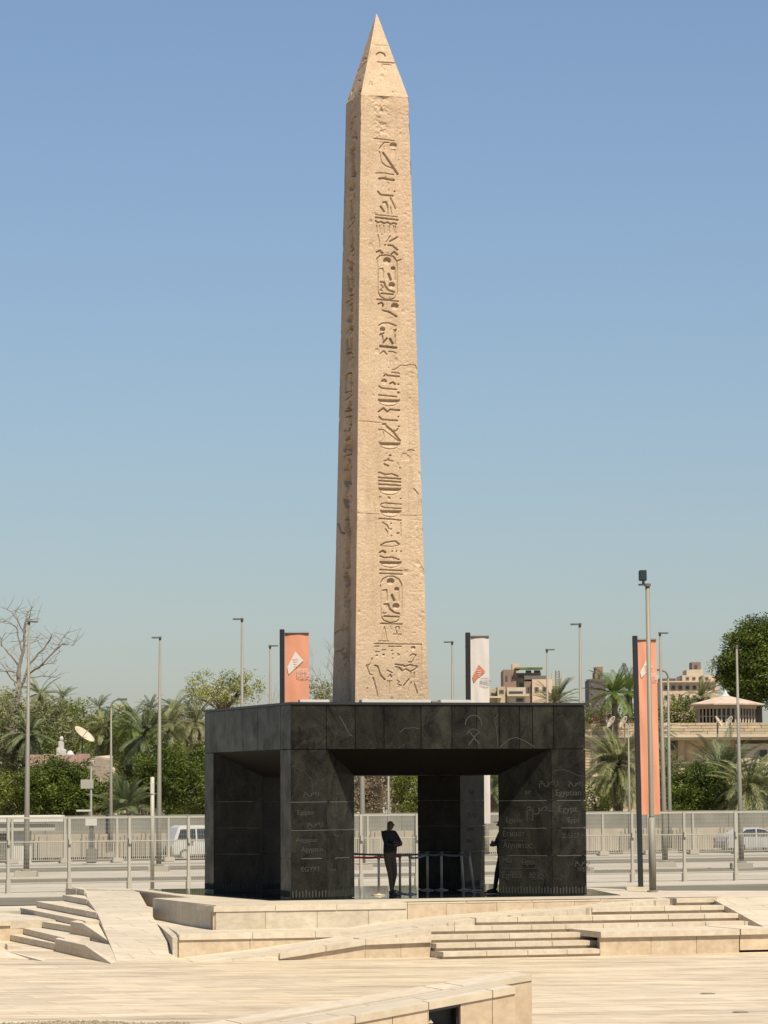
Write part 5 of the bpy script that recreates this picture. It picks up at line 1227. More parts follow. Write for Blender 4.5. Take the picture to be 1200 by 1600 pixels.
# ------------------------------------------------------------------ vegetation
def leaves(C, size, mat, name, up=.35, elong=1.6, droop=0):
    n = len(C); C = np.asarray(C); d = rng.standard_normal((n, 3)); d[:, 2] = d[:, 2]*.7-droop; d /= np.linalg.norm(d, axis=1)[:, None]
    nr = rng.standard_normal((n, 3)); nr[:, 2] += up; s = np.cross(d, nr); s /= np.linalg.norm(s, axis=1)[:, None]+1e-9
    L_ = size*rng.uniform(.6, 1.3, n)[:, None]*elong; W_ = size*rng.uniform(.35, .6, n)[:, None]
    V = np.stack([C-d*L_*.5, C+s*W_*.5, C+d*L_*.5, C-s*W_*.5], 1).reshape(-1, 3)
    return npmesh(name, V, np.arange(n*4).reshape(-1, 4), mat)
def clump_pts(cen, rad, nclump, per, rc, shell=.75, flat=1.0, holes=0):
    """points in leaf clumps spread through an ellipsoid"""
    out = []
    c = rng.standard_normal((nclump, 3)); c /= np.linalg.norm(c, axis=1)[:, None]; c *= (rng.uniform(0, 1, nclump)**(1/3*(1-shell)+.05))[:, None]
    c *= (1+.18*rng.standard_normal(nclump))[:, None]
    P = np.array(cen)+c*np.array(rad)
    for p in P:
        r = rc*rng.uniform(.6, 1.35); k = int(per*rng.uniform(.6, 1.3)); q = rng.standard_normal((k, 3)); q /= np.linalg.norm(q, axis=1)[:, None]; q *= (rng.uniform(0, 1, k)**.4)[:, None]*r; q[:, 2] *= .75*flat
        out.append(p+q)
    return np.concatenate(out), P
def tree(name, label, x, Y, ytop, ybot_crown, wpx, mat, group=None, leaf=.16, dens=1.0, trunk_r=.18, shell=.6, rc=.75, cat='tree', bark='bark', extra=(), trunk=True, elong=1.6, droop=0, holes=1.0):
    P = atY(x, 1235, Y); X = P[0]; z0 = gz(Y, X); zt = atY(x, ytop, Y)[2]-z0; zb = atY(x, ybot_crown, Y)[2]-z0
    rx = wpx/2/FPX*Y; rz = (zt-zb)/2; ry = min(rx, rz*1.3+.5)
    t = thing(name, label, cat, (X, Y, z0), 0, group)
    cen = (0, 0, (zt+zb)/2); vol = rx*ry*rz
    ncl = int(max(10, 9*(rx*rz+rx*ry+ry*rz)/rc**2*.55*dens)); per = int(52*dens*(rc/.16*.2)**1*(.16/leaf)**1.4)
    pts, cc = clump_pts(cen, (rx*.88, ry*.88, rz*.88), ncl, max(14, per), rc, shell)
    for (ex, ey1, ey0, ew) in extra:      # extra lobes in photo pixels
        Pe = atY(ex, 1235, Y)[0]-X; a = atY(ex, ey1, Y)[2]-z0; b = atY(ex, ey0, Y)[2]-z0; r = ew/2/FPX*Y
        p2, c2 = clump_pts((Pe, 0, (a+b)/2), (r*.88, r*.8, (a-b)/2*.88), int(max(6, 9*r*(a-b)/2/rc**2*dens)), max(14, per), rc, shell); pts = np.concatenate([pts, p2]); cc = np.concatenate([cc, c2])
    pts = pts[pts[:, 2] > .05]
    link('crown', leaves(pts, leaf, mat, 'crown', elong=elong, droop=droop), t)
    tr = MB(); hb = max(.4, zb+rz*.35)
    tr.tube([(0, 0, -.1), (rng.uniform(-.15, .15), 0, hb*.5), (0, 0, hb)], [trunk_r*1.2, trunk_r, trunk_r*.8], 8)
    for p in cc[::max(1, len(cc)//14)]:
        m = np.array([0, 0, hb])*.5+p*.5+rng.standard_normal(3)*.25
        tr.tube([(0, 0, hb*.92), tuple(m), tuple(p)], [trunk_r*.5, trunk_r*.3, trunk_r*.1], 5)
    tr.build('trunk', M[bark], t, smooth=True)
    return t
# palms: fronds are shared between palms
def frond_mesh(L_, droop, mat, seed, nl=34, lw=.055, ll=.55, vshape=.5, hang=.25):
    r = random.Random(seed); V = []; Fq = []
    n = 12; pts = []
    for i in range(n+1):
        s = i/n; ang = -droop*s**1.5*1.5; pts.append(None)
    x = z = 0; ang = 0; pts = [(0, 0)]
    for i in range(n):
        s = (i+1)/n; ang = -droop*(s**1.3); x += math.cos(ang)*L_/n; z += math.sin(ang)*L_/n; pts.append((x, z))
    P = lambda s: (np.interp(s*n, range(n+1), [p[0] for p in pts]), np.interp(s*n, range(n+1), [p[1] for p in pts]))
    for i in range(n):
        (x0, z0), (x1, z1) = pts[i], pts[i+1]; w0 = .035*(1-i/n)+.008; w1 = .035*(1-(i+1)/n)+.008
        k = len(V); V += [(x0, -w0, z0), (x0, w0, z0), (x1, w1, z1), (x1, -w1, z1)]; Fq.append((k, k+1, k+2, k+3))
    for i in range(nl):
        s = .12+.88*i/nl; x, z = P(s); x2, z2 = P(min(1, s+.03)); tl = math.hypot(x2-x, z2-z) or 1; tx, tz = (x2-x)/tl, (z2-z)/tl
        l = ll*math.sin(math.pi*min(1, (s*.9+.1)))**.5*r.uniform(.85, 1.1)
        for sd in (-1, 1):
            d = np.array([tx*.75, sd*.75, tz*.75+vshape*.5-hang*r.uniform(.4, 1.4)]); d /= np.linalg.norm(d)
            b = np.array([x, 0, z]); m_ = b+d*l*.5; e = b+d*l+np.array([0, 0, -hang*l*.55]); wv = np.array([tx, 0, tz])*lw/2
            k = len(V); V += [tuple(b-wv*.5), tuple(m_-wv), tuple(e), tuple(m_+wv)]; Fq.append((k, k+1, k+2, k+3))
    return npmesh('frond', V, Fq, mat)
FR = {}
for key, mt in (('date', 'lf_palm'), ('green', 'lf_palmg'), ('dry', 'lf_brown'), ('greyp', 'lf_grey')):
    FR[key] = [frond_mesh(3.2, d, M[mt], i, hang=h, lw=.07) for i, (d, h) in enumerate(((.5, .15), (.9, .25), (1.35, .35)))]
def palm(label, x, Y, ycrown, scale, key='date', nf=38, low=-60, high=78, skirt=0, group='palms beyond the wall', trunk_r=.22):
    P = atY(x, 1235, Y); X = P[0]; z0 = gz(Y, X); zc = atY(x, ycrown, Y)[2]-z0
    t = thing('palm_tree', label, 'palm', (X, Y, z0), 0, group)
    m = MB(); pr = []
    for i in range(int(max(zc, .6)/.25)+1): pr += [(trunk_r*(1.15 if i % 2 else .95), i*.25)]
    if len(pr) > 1: m.lathe(pr, 10).build('trunk', M['bark'], t)
    for i in range(nf):
        el = math.radians(random.uniform(low, high)); az = i*2.399+random.uniform(-.2, .2)
        o = link('frond', random.choice(FR[key]), t, (0, 0, zc)); s = scale*random.uniform(.8, 1.1); o.scale = (s, s, s); o.rotation_euler = (random.uniform(-.3, .3), -el, az)
    for i in range(skirt):
        o = link('dry_frond', random.choice(FR['dry']), t, (0, 0, zc-.15)); s = scale*random.uniform(.6, .85); o.scale = (s, s, s); o.rotation_euler = (0, math.radians(random.uniform(45, 85)), random.uniform(0, 6.28))
    return t
def bare_tree(label, x, Y, ytop, spread, seed, group=None, depth=6, trunk_r=.22, xb=None):
    r = random.Random(seed); P = atY(x, 1235, Y); X = P[0]; z0 = gz(Y, X); H = atY(x, ytop, Y)[2]-z0
    t = thing('bare_tree', label, 'tree', (X, Y, z0), 0, group); m = MB()
    tw = MB()
    def br(p, d, l, rad, k):
        pts = [p]; q = Vector(p); dd = Vector(d)
        for i in range(3):
            dd = (dd+Vector((r.uniform(-.18, .18), r.uniform(-.18, .18), r.uniform(-.05, .16)))).normalized(); q = q+dd*l/3; pts.append(tuple(q))
        (m if k > 2 else tw).tube(pts, [rad, rad*.88, rad*.75, rad*.62], 6 if k > 2 else 4, caps=False)
        if k == 0: return
        for j in range(r.choice((2, 3, 3)) if k > 1 else 3):
            an = r.uniform(0, 6.28); sp = r.uniform(.35, .85)*spread; nd = (dd+Vector((math.cos(an)*sp, math.sin(an)*sp*.7, r.uniform(-.1, .35)))).normalized()
            br(tuple(q), nd, l*r.uniform(.66, .88), rad*.6, k-1)
    br((0, 0, -.1), (.03, 0, 1), H*.26, trunk_r, depth)
    m.build('trunk', M['palebark'], t, smooth=True); tw.build('twigs', M['palebark'], t)['kind'] = 'stuff'
    return t

WB = 228   # behind the wall
# --- left side
def drawn_bare_tree(label, Y, lines, r0):
    f = lines[0][0]; P0 = atY(f[0]/3.333, 920+f[1]/3.333, Y); X = P0[0]; z0 = gz(Y, X)
    t = thing('bare_tree', label, 'tree', (X, Y, z0), 0); m = MB(); tw = MB(); rr = random.Random(4)
    def W3(p, dy): q = atY(p[0]/3.333, 920+p[1]/3.333, Y); return (q[0]-X, dy, q[2]-z0)
    for li, (ln, a, b) in enumerate([(l[:-2], l[-2], l[-1]) for l in lines]):
        dy0 = 0 if li == 0 else rr.uniform(-.8, .8); n = len(ln); pts = []
        for i in range(n-1):
            for k in range(4):
                u = k/4; p = W3((ln[i][0]*(1-u)+ln[i+1][0]*u+rr.uniform(-3, 3), ln[i][1]*(1-u)+ln[i+1][1]*u+rr.uniform(-3, 3)), dy0*(i+u)/n); pts.append(p)
        pts.append(W3(ln[-1], dy0)); k = len(pts)
        if li == 0: pts = [(pts[0][0]-.3, 0, 0)]+pts; k += 1
        R_ = [a*(1-i/(k-1))+b*i/(k-1) for i in range(k)]
        (m if a > .05 else tw).tube(pts, R_, 6, caps=False)
        for i in range(k//3, k):
            for _ in range(1):
                p = Vector(pts[i]); d = Vector((rr.uniform(-1, 1), rr.uniform(-.6, .6), rr.uniform(-.1, .9))).normalized(); L1 = rr.uniform(.35, 1.1); q = p+d*L1; e = q+(d+Vector((rr.uniform(-.5, .5), 0, rr.uniform(-.2, .5)))).normalized()*L1*.6
                tw.tube([tuple(p), tuple(q), tuple(e)], [.022, .015, .008], 3, caps=False)
                if rr.random() < .5: tw.tube([tuple(q), tuple(q+Vector((rr.uniform(-.5, .5), rr.uniform(-.3, .3), rr.uniform(.05, .5))))], [.013, .007], 3, caps=False)
    m.build('trunk', M['palebark'], t, smooth=True); tw.build('twigs', M['palebark'], t)['kind'] = 'stuff'
drawn_bare_tree('leafless tall tree behind the left lamp post, rising above all the others', 246, [
    [(70, 640), (85, 600), (100, 530), (95, 440), (105, 380), (125, 300), (130, 200), (140, 130), (175, 90), .24, .03],
    [(100, 530), (130, 470), (150, 400), (200, 340), (245, 290), (270, 240), .12, .03], [(130, 450), (200, 410), (280, 330), (330, 290), (390, 295), .10, .02],
    [(280, 330), (320, 270), (345, 230), .05, .02], [(150, 440), (220, 400), (300, 375), .06, .02], [(95, 440), (60, 430), (-10, 430), .06, .02],
    [(100, 400), (50, 340), (10, 290), (5, 250), .07, .02], [(125, 230), (100, 180), (60, 120), (20, 100), .06, .02], [(115, 330), (95, 250), (90, 200), (40, 170), (10, 175), .07, .02],
    [(130, 200), (150, 160), (205, 155), .05, .02], [(150, 460), (240, 455), (290, 460), .05, .02], [(125, 300), (180, 270), (200, 240), .05, .02], [(105, 500), (60, 470), (20, 400), (-20, 360), .08, .02]], .24)
tree('feathery_tree', 'grey-green feathery tree filling the left edge behind the leafless tree', 12, 240, 1078, 1275, 130, M['lf_grey'], rc=.9, leaf=.17, elong=2.4, droop=.5)
tree('feathery_tree', 'grey-green drooping tree between the left lamp post and the satellite dish', 78, 244, 1088, 1190, 80, M['lf_grey'], rc=.8, leaf=.16, elong=2.4, droop=.5)
tree('olive_tree', 'olive green bushy tree above the satellite dish', 118, 252, 1092, 1180, 70, M['lf_mid'], rc=.8)
tree('leafy_tree', 'light green tree top at the far left behind the feathery trees', 8, 262, 1076, 1150, 60, M['lf_yel'], rc=.7)
palm('date palm with a wide crown just right of the leafless tree', 62, 250, 1085, .62, 'greyp', 50)
palm('palm with dark stiff fronds behind the olive tree', 98, 262, 1092, .5, 'date', 44)
palm('small distant palm above the left tree line, left of the thin lamp post', 155, 275, 1106, .5, 'date', 40)
palm('green palm with arching fronds right of the thin lamp post', 207, 244, 1128, .78, 'green', 60, low=-45)
palm('distant palm crown just left of the tall lamp post', 235, 280, 1108, .5, 'date', 40)
palm('distant palm crown just right of the tall lamp post', 274, 270, 1108, .6, 'date', 46)
palm('dry greyish palm with hanging brown fronds above the dark ficus', 262, 240, 1135, .8, 'greyp', 50, skirt=40)
palm('dry greyish palm at the left corner of the pavilion', 305, 246, 1128, .75, 'greyp', 46, skirt=36)
palm('palm with drooping fronds behind the stone blocks', 165, 246, 1138, .75, 'greyp', 50, skirt=20)
palm('low date palm with arching fronds right behind the wall', 196, 226, 1266, .85, 'date', 60, low=5, high=85, trunk_r=.3)
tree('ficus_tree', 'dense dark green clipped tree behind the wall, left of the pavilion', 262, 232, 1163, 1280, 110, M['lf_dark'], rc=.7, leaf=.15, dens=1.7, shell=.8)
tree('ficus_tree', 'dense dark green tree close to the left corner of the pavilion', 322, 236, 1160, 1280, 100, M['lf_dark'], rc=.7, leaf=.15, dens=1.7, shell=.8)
tree('ficus_tree', 'dark green tree between the stone blocks and the tall lamp post', 212, 238, 1165, 1275, 70, M['lf_dark'], rc=.65, leaf=.15)
tree('broad_bush', 'broad dark green bush with layered foliage below the pink wall', 90, 229, 1186, 1284, 128, M['lf_dark'], rc=.6, leaf=.15, dens=1.9, shell=.8, cat='bush')
tree('olive_tree', 'rounded fresh green tree left of the dish, just behind the broad bush', 58, 240, 1128, 1240, 60, M['lf_mid'], rc=.8, leaf=.17, dens=1.3)
tree('olive_tree', 'rounded fresh green tree right of the thin lamp post, above the dark ficus', 216, 248, 1128, 1200, 66, M['lf_mid'], rc=.8, leaf=.17, dens=1.3)
tree('broad_bush', 'shadowy bush at the left edge behind the wall', 10, 230, 1200, 1282, 90, M['lf_mid'], rc=.6, cat='bush')
tree('broad_bush', 'dark bush below the pale rocks, right of the sign post', 166, 230, 1208, 1284, 56, M['lf_dark'], rc=.6, cat='bush')
tree('olive_tree', 'olive coloured tree mass right of the green palm', 238, 262, 1118, 1200, 90, M['lf_mid'], rc=.8)
tree('olive_tree', 'olive coloured tree mass behind the dry palms', 290, 268, 1122, 1200, 80, M['lf_brown'], rc=.8)
tree('olive_tree', 'olive coloured tree behind the thin lamp post', 175, 266, 1118, 1200, 90, M['lf_mid'], rc=.8)
tree('yellow_tree', 'airy yellow-green tree rising behind the pavilion roof at the left', 350, 262, 1060, 1105, 84, M['lf_yel'], rc=.65, leaf=.15, dens=.8, extra=((312, 1047, 1095, 40), (392, 1046, 1090, 44), (302, 1062, 1118, 18), (360, 1050, 1075, 40)))
bare_tree('thin leafless tree between the lamp post and the orange banner', 415, 262, 1062, 1.1, 9, trunk_r=.14)
bare_tree('leafless grey tree between the orange banner and the obelisk', 502, 256, 1002, .8, 11, trunk_r=.16)
tree('feathery_tree', 'grey-green tree below the leafless tree, left of the obelisk foot', 500, 262, 1050, 1200, 60, M['lf_grey'], rc=.8)
tree('olive_tree', 'tall olive tree filling the tree line behind the dish', 100, 285, 1104, 1230, 130, M['lf_mid'], rc=1.1, leaf=.2)
tree('olive_tree', 'distant yellowish tree in the gap right of the thin lamp post', 200, 288, 1112, 1230, 120, M['lf_yel'], rc=1.1, leaf=.2, dens=.8)
tree('olive_tree', 'distant green tree behind the two dry palms', 290, 290, 1108, 1230, 120, M['lf_mid'], rc=1.1, leaf=.2)
palm('drooping palm behind the big left lamp post', 45, 238, 1150, .8, 'date', 60, skirt=20)
palm('drooping palm between the green palm and the tall lamp post', 225, 236, 1150, .85, 'date', 60, skirt=12)
# --- seen through the pavilion
tree('dry_tree', 'brownish dry tree seen through the pavilion left of the man', 580, 232, 1185, 1282, 64, M['lf_brown'], rc=.6, leaf=.13, elong=2.2, droop=.4, dens=1.2)
tree('ficus_tree', 'bright green tree seen through the pavilion beside the dark pier', 645, 234, 1180, 1282, 64, M['lf_mid'], rc=.6, leaf=.14, dens=1.2)
tree('dry_tree', 'grey-brown tree seen between the dry tree and the green one', 615, 244, 1160, 1275, 70, M['lf_brown'], rc=.7)
palm('palm seen through the narrow right gap of the pavilion', 770, 228, 1235, .9, 'date', 54, low=-40)
tree('ficus_tree', 'green tree behind the palm in the right gap of the pavilion', 770, 242, 1150, 1280, 80, M['lf_mid'], rc=.7)
tree('olive_tree', 'tree hidden behind the roof of the pavilion', 720, 270, 1118, 1240, 140, M['lf_mid'], rc=.9)
# --- right side
palm('date palm crown peeping over the pavilion roof before the ochre building', 868, 250, 1100, .75, 'greyp', 46, low=-10)
palm('royal palm with bright drooping fronds left of the big orange banner', 962, 262, 1084, .82, 'green', 56, low=-30)
palm('second green palm right behind the royal palm', 985, 272, 1080, .72, 'green', 46)
tree('olive_tree', 'grey-green tree behind the villa terrace next to the pavilion corner', 935, 272, 1098, 1160, 60, M['lf_grey'], rc=.8)
tree('olive_tree', 'tree between the big orange banner and the terrace', 985, 276, 1100, 1160, 60, M['lf_mid'], rc=.8)
tree('olive_tree', 'tree on the terrace left of the octagonal garden house', 1062, 274, 1084, 1150, 70, M['lf_mid'], rc=.8)
palm('palm with grey-green fronds in front of the pink building', 1097, 274, 1090, .7, 'greyp', 46)
tree('big_tree', 'very large dark green tree at the right edge above the garden house', 1185, 290, 972, 1100, 104, M['lf_dark'], rc=1.0, leaf=.2, dens=2.4, shell=.7, extra=((1148, 1010, 1085, 46), (1160, 1040, 1105, 44), (1215, 966, 1080, 70)), trunk_r=.5)
tree('broad_bush', 'broad dark green bush between the two large low palms at the right', 1092, 231, 1192, 1282, 100, M['lf_dark'], rc=.6, leaf=.14, dens=1.7, shell=.8, cat='bush')
tree('broad_bush', 'green bush at the foot of the villa next to the pavilion', 935, 236, 1215, 1282, 60, M['lf_mid'], rc=.55, cat='bush')
tree('broad_bush', 'dark shrub behind the big orange banner', 1030, 238, 1180, 1282, 70, M['lf_dark'], rc=.6, cat='bush')
tree('broad_bush', 'dark shrub at the right edge behind the low palm', 1190, 240, 1185, 1282, 70, M['lf_dark'], rc=.6, cat='bush')
palm('large date palm with hanging grey-green fronds between the pavilion and the orange banner', 968, 230, 1195, 1.15, 'greyp', 80, low=-75, high=70, skirt=8)
palm('large date palm with upright fronds in front of the villa at the right', 1130, 236, 1222, 1.2, 'date', 70, low=-30, high=85)
palm('low date palm with spreading fronds at the right edge', 1170, 228, 1232, 1.1, 'greyp', 70, low=-60, high=80)
palm('small palm behind the slim curved lamp post', 1030, 246, 1150, .6, 'date', 44)
# red flowers on the terrace
Pq = atY(938, 1125, 262); t = thing('flowering_shrub', 'shrub with red flowers hanging over the villa parapet', 'shrub', tuple(Pq))
pts, _ = clump_pts((0, 0, .1), (1.3, .4, .4), 16, 40, .3); link('foliage', leaves(pts, .12, M['lf_mid'], 'foliage'), t); pts, _ = clump_pts((0, -.2, .15), (1.2, .4, .4), 10, 24, .25); link('flowers', leaves(pts, .1, M['flower'], 'flowers'), t)['kind'] = 'stuff'

# ------------------------------------------------------------------ things between the left trees
def dish(label, x, y, Y, r, az, el, pole=1.2):
    P = atY(x, y, Y); t = thing('satellite_dish', label, 'satellite dish', tuple(P), az)
    m = MB().lathe([(r*k/5, .22*r*(k/5)**2*2) for k in range(6)][1:], 24)
    m2 = MB(); V = []; n = 24
    prof = [(.02, 0)]+[(r*k/5, r*.35*(k/5)**2) for k in range(1, 6)]
    for rr, zz in prof:
        for j in range(n): V.append((rr*math.cos(2*math.pi*j/n), rr*math.sin(2*math.pi*j/n), zz))
    for rr, zz in prof[::-1]:
        for j in range(n): V.append((rr*math.cos(2*math.pi*j/n), rr*math.sin(2*math.pi*j/n), zz+.03))
    F_ = [(i*n+j, i*n+(j+1) % n, (i+1)*n+(j+1) % n, (i+1)*n+j) for i in range(len(prof)*2-1) for j in range(n)]
    o = m2.face_set(V, F_).build('reflector', M['villaband'], t, smooth=True); o.rotation_euler = (.28, el, 0)
    MB().tube([(0, 0, 0), (math.sin(el)*r*.9, 0, math.cos(el)*r*.9)], .03, 6).build('feed_arm', M['galv'], t)
    MB().tube([(0, 0, -.02), (0, 0, -pole)], .06, 8).build('mount', M['galv'], t)
    return t
Pw = 236
dish('large cream satellite dish seen edge on above the pink wall', 128.5, 1152, Pw, .82, 0, math.radians(38), 2.5)
dish('white satellite dish on the villa parapet, left one of the close pair', 957, 1130, 254, .5, 0, math.radians(-55))
dish('white satellite dish on the villa parapet, right one of the close pair', 976, 1130, 254, .5, 0, math.radians(-55))
dish('white satellite dish before the garden house, left one', 1121, 1129, 254, .45, 0, math.radians(55))
dish('white satellite dish before the garden house, right one', 1141, 1129, 254, .45, 0, math.radians(-55))
P = atY(95, 1192, 234); z0 = gz(234, P[0]); t = thing('garden_wall', 'low pink painted garden wall half hidden by the left bush', 'wall', (P[0], 234, z0))
zt = atY(95, 1179, 234)[2]-z0
for i in range(5): MB().box((-2.1+i*.82, 0, 0), (-2.1+i*.82+.8, .3, zt+.05*math.sin(i*2))).build('wall_panel', M['pinkwall'], t)
P = atY(96, 1180, 235.5); t = thing('statue', 'white painted lumpy figure on the pink garden wall', 'statue', (P[0], 235.5, gz(235.5, P[0]))); hh = P[2]-gz(235.5, P[0])
MB().lathe([(.36, 0), (.36, hh-.31)], 12).build('pedestal', M['white'], t); fg = MB(); fg.prism([(-.34, -.25), (.3, -.3), (.34, .25), (-.3, .25)], hh-.3, [hh+.55, hh+.35, .4+hh, hh+.5]); fg.prism([(-.2, -.2), (.16, -.22), (.18, .2), (-.2, .16)], hh+.36, [hh+1.0, hh+.9, hh+.92, hh+1.0]); fg.lathe([(.1, hh+.95), (.16, hh+1.08), (.13, hh+1.25), (.02, hh+1.33)], 9, (0, 0, 0))
fg.build('figure', M['white'], t, bevel=.05)
MB().lathe([(.26, hh-.3), (.28, hh+.05), (.16, hh+.25), (.04, hh+.32)], 8, (.6, 0, 0)).build('small_figure', M['white'], t)
for x, y, s, lb in ((143, 1200, .5, 'pale square rock left of its taller neighbour beside the dark trees'), (162, 1196, .62, 'tall pale square rock beside the dark trees'), (172, 1208, .35, 'small pale rock at the right of the rock group')):
    P = atY(x, y, 233); t = thing('rock', lb, 'rock', (P[0], 233, gz(233, P[0])))
    m = MB(); h = P[2]-gz(233, P[0])+s
    m.prism([(-s, -s*.8), (s*.9, -s), (s, s*.7), (-s*.8, s)], 0, [h, h*.97, h*1.02, h*.99]); m.build('boulder', M['rock'], t, bevel=.08)

# ------------------------------------------------------------------ villa at the right
def villa():
    Y = 262; L_ = lambda x, y: atY(x, y, Y)
    a = L_(905, 1148); x0 = a[0]; z0 = gz(Y)
    t = thing('villa', 'long low sandstone villa with a roof terrace behind the palms at the right', 'villa', (x0, Y, z0), math.radians(4))
    ppm = FPX/Y; X = lambda px_: (px_-905)/ppm; Z = lambda y: 2.5-(y-1232)/ppm-z0
    W_ = X(1330)
    MB().box((0, 1.6, 0), (W_, 9, Z(1150))).build('wall', M['villa'], t)
    MB().box((-.1, .0, Z(1152.5)), (W_, 1.7, Z(1147))).build('cornice', M['villaband'], t, bevel=.04); MB().box((-.0, .3, Z(1156)), (W_, 1.7, Z(1152.7))).build('lower_cornice', M['villaband'], t)
    # terrace parapet of rough courses
    for r_ in range(4):
        zA = Z(1147)+r_*(Z(1129)-Z(1147))/4; zB = Z(1147)+(r_+1)*(Z(1129)-Z(1147))/4; xx = 0
        while xx < W_:
            w_ = random.uniform(.8, 1.5); MB().box((xx+.015, .12+random.uniform(0, .06), zA+.012), (min(W_, xx+w_)-.015, .5, zB-.012)).build('parapet_stone', M['villa'] if random.random() < .6 else M['villaband'] if random.random() < .25 else M['bldg1'], t); xx += w_
    MB().box((0, .25, Z(1147)), (W_, .6, Z(1129.5))).build('parapet_core', M['mortar'], t)
    # projecting bays, windows
    for p0_, p1_ in ((905, 918), (939, 953)): pass
    MB().box((X(905), .55, 0), (X(934), 1.62, Z(1157))).build('projecting_bay', M['villaband'], t)
    for rr in range(12): MB().box((X(906), .48, Z(1208)+rr*.22), (X(933)-.05*rr, .56, Z(1208)+rr*.22+.18)).build('brick_course', M['villa'], t)
    MB().box((0, .3, Z(1212)), (X(946), 1.62, Z(1208.5))).build('sill_band', M['villaband'], t)
    for wx0, wx1, wy0, wy1 in ((942, 966, 1156.5, 1190), (1049, 1062, 1157, 1172), (1160, 1172, 1165, 1190), (1194, 1206, 1172, 1188)):
        f_ = MB().box((X(wx0), 1.5, Z(wy1)), (X(wx1), 1.62, Z(wy0))).build('window', M['lampdark'], t)
        MB().box((X(wx0)+.08, 1.44, Z(wy1)+.08), (X((wx0+wx1)/2)-.04, 1.5, Z(wy0)-.08)).build('pane', M['glass'], f_); MB().box((X((wx0+wx1)/2)+.04, 1.44, Z(wy1)+.08), (X(wx1)-.08, 1.5, Z(wy0)-.08)).build('pane', M['glass'], f_)
    for px_ in (1064, 1110, 1150): MB().box((X(px_), 1.3, 0), (X(px_)+.5, 1.62, Z(1156.5))).build('pilaster', M['villa'], t)
    MB().box((X(1155), .9, 0), (X(1240), 1.62, Z(1162))).build('projecting_bay', M['villaband'], t)
    for wx in (1192, 1216):
        m = MB().prism([(X(wx), .84), (X(wx+12), .84), (X(wx+12), .92), (X(wx), .92)], Z(1188), Z(1172)).build('arched_window', M['glass'], t)
    # octagonal garden house on the terrace
    g = thing('garden_house', 'octagonal garden house with a pink pyramid roof and white framed windows on the villa terrace', 'garden house', (atY(1134, 1130, 268)[0], 268, atY(1134, 1130, 268)[2]-.6))
    pp = FPX/268; R_ = 50/pp; zz = lambda y: (1130-y)/pp+.6
    oc = [(R_*math.cos(math.pi/8+i*math.pi/4), R_*math.sin(math.pi/8+i*math.pi/4)) for i in range(8)]
    MB().prism([(x*.92, y*.92) for x, y in oc], 0, zz(1108)-1.1).build('base_wall', M['villaband'], g)
    MB().prism([(x*.88, y*.88) for x, y in oc], zz(1108)-1.1, zz(1108)).build('glazing', M['glass'], g)
    for i in range(8):
        A_, B_ = np.array(oc[i])*.93, np.array(oc[(i+1) % 8])*.93
        for k in range(5):
            p = A_+(B_-A_)*k/5; MB().box((p[0]-.06, p[1]-.06, zz(1108)-1.1), (p[0]+.06, p[1]+.06, zz(1108))).build('window_frame', M['villaband'], g)
    MB().prism([(x*.935, y*.935) for x, y in oc], zz(1108)-.62, zz(1108)-.56).build('transom', M['villaband'], g)
    MB().prism(oc, zz(1108), zz(1102)).build('frieze', M['villaband'], g)
    m = MB(); n = 8; ro = [(x*1.22, y*1.22, zz(1100.5)) for x, y in oc]; rl = [(x*1.22, y*1.22, zz(1102.5)) for x, y in oc]; ri = [(x*.15, y*.15, zz(1088)) for x, y in oc]
    m.face_set(rl+ro+ri, [(i, (i+1) % 8, 8+(i+1) % 8, 8+i) for i in range(8)]+[(8+i, 8+(i+1) % 8, 16+(i+1) % 8, 16+i) for i in range(8)]+[tuple(range(7, -1, -1)), tuple(range(16, 24))]); m.build('roof', M['rooft'], g)
    MB().lathe([(.42, zz(1088)), (.3, zz(1087)), (.16, zz(1084)), (.03, zz(1078))], 12).build('finial', M['white'], g)
villa()

# ------------------------------------------------------------------ far buildings
def block(label, name, Y, boxes, wins=()):
    x0 = boxes[0][0]; ppm = FPX/Y; P = atY(x0, 1235, Y); z0 = -1.5
    t = thing(name, label, 'building', (P[0], Y, z0))
    hz = 1235-(x0-600)*.0052
    X = lambda x: (x-x0)/ppm; Z = lambda y: 2.5+(hz-y)/ppm-z0
    for i, (a, b, yt, yb, m, dep, off) in enumerate(boxes):
        zb = 0 if yb is None else Z(yb)
        MB().box((X(a), off, zb), (X(b), off+dep, Z(yt))).build('wall' if i == 0 else 'building_wing' if yb is None else 'storey_block', M[m], t)
    for a, b, yt, yb, m, off in wins:
        w_ = MB().box((X(a), off-.08, Z(yb)), (X(b), off-.01, Z(yt))).build('window', M['lampdark' if m == 'glass' else m], t)
        if m == 'glass': MB().box((X(a)+.12, off-.12, Z(yb)+.12), (X(b)-.12, off-.08, Z(yt)-.12)).build('pane', M['glass'], w_)
    return t
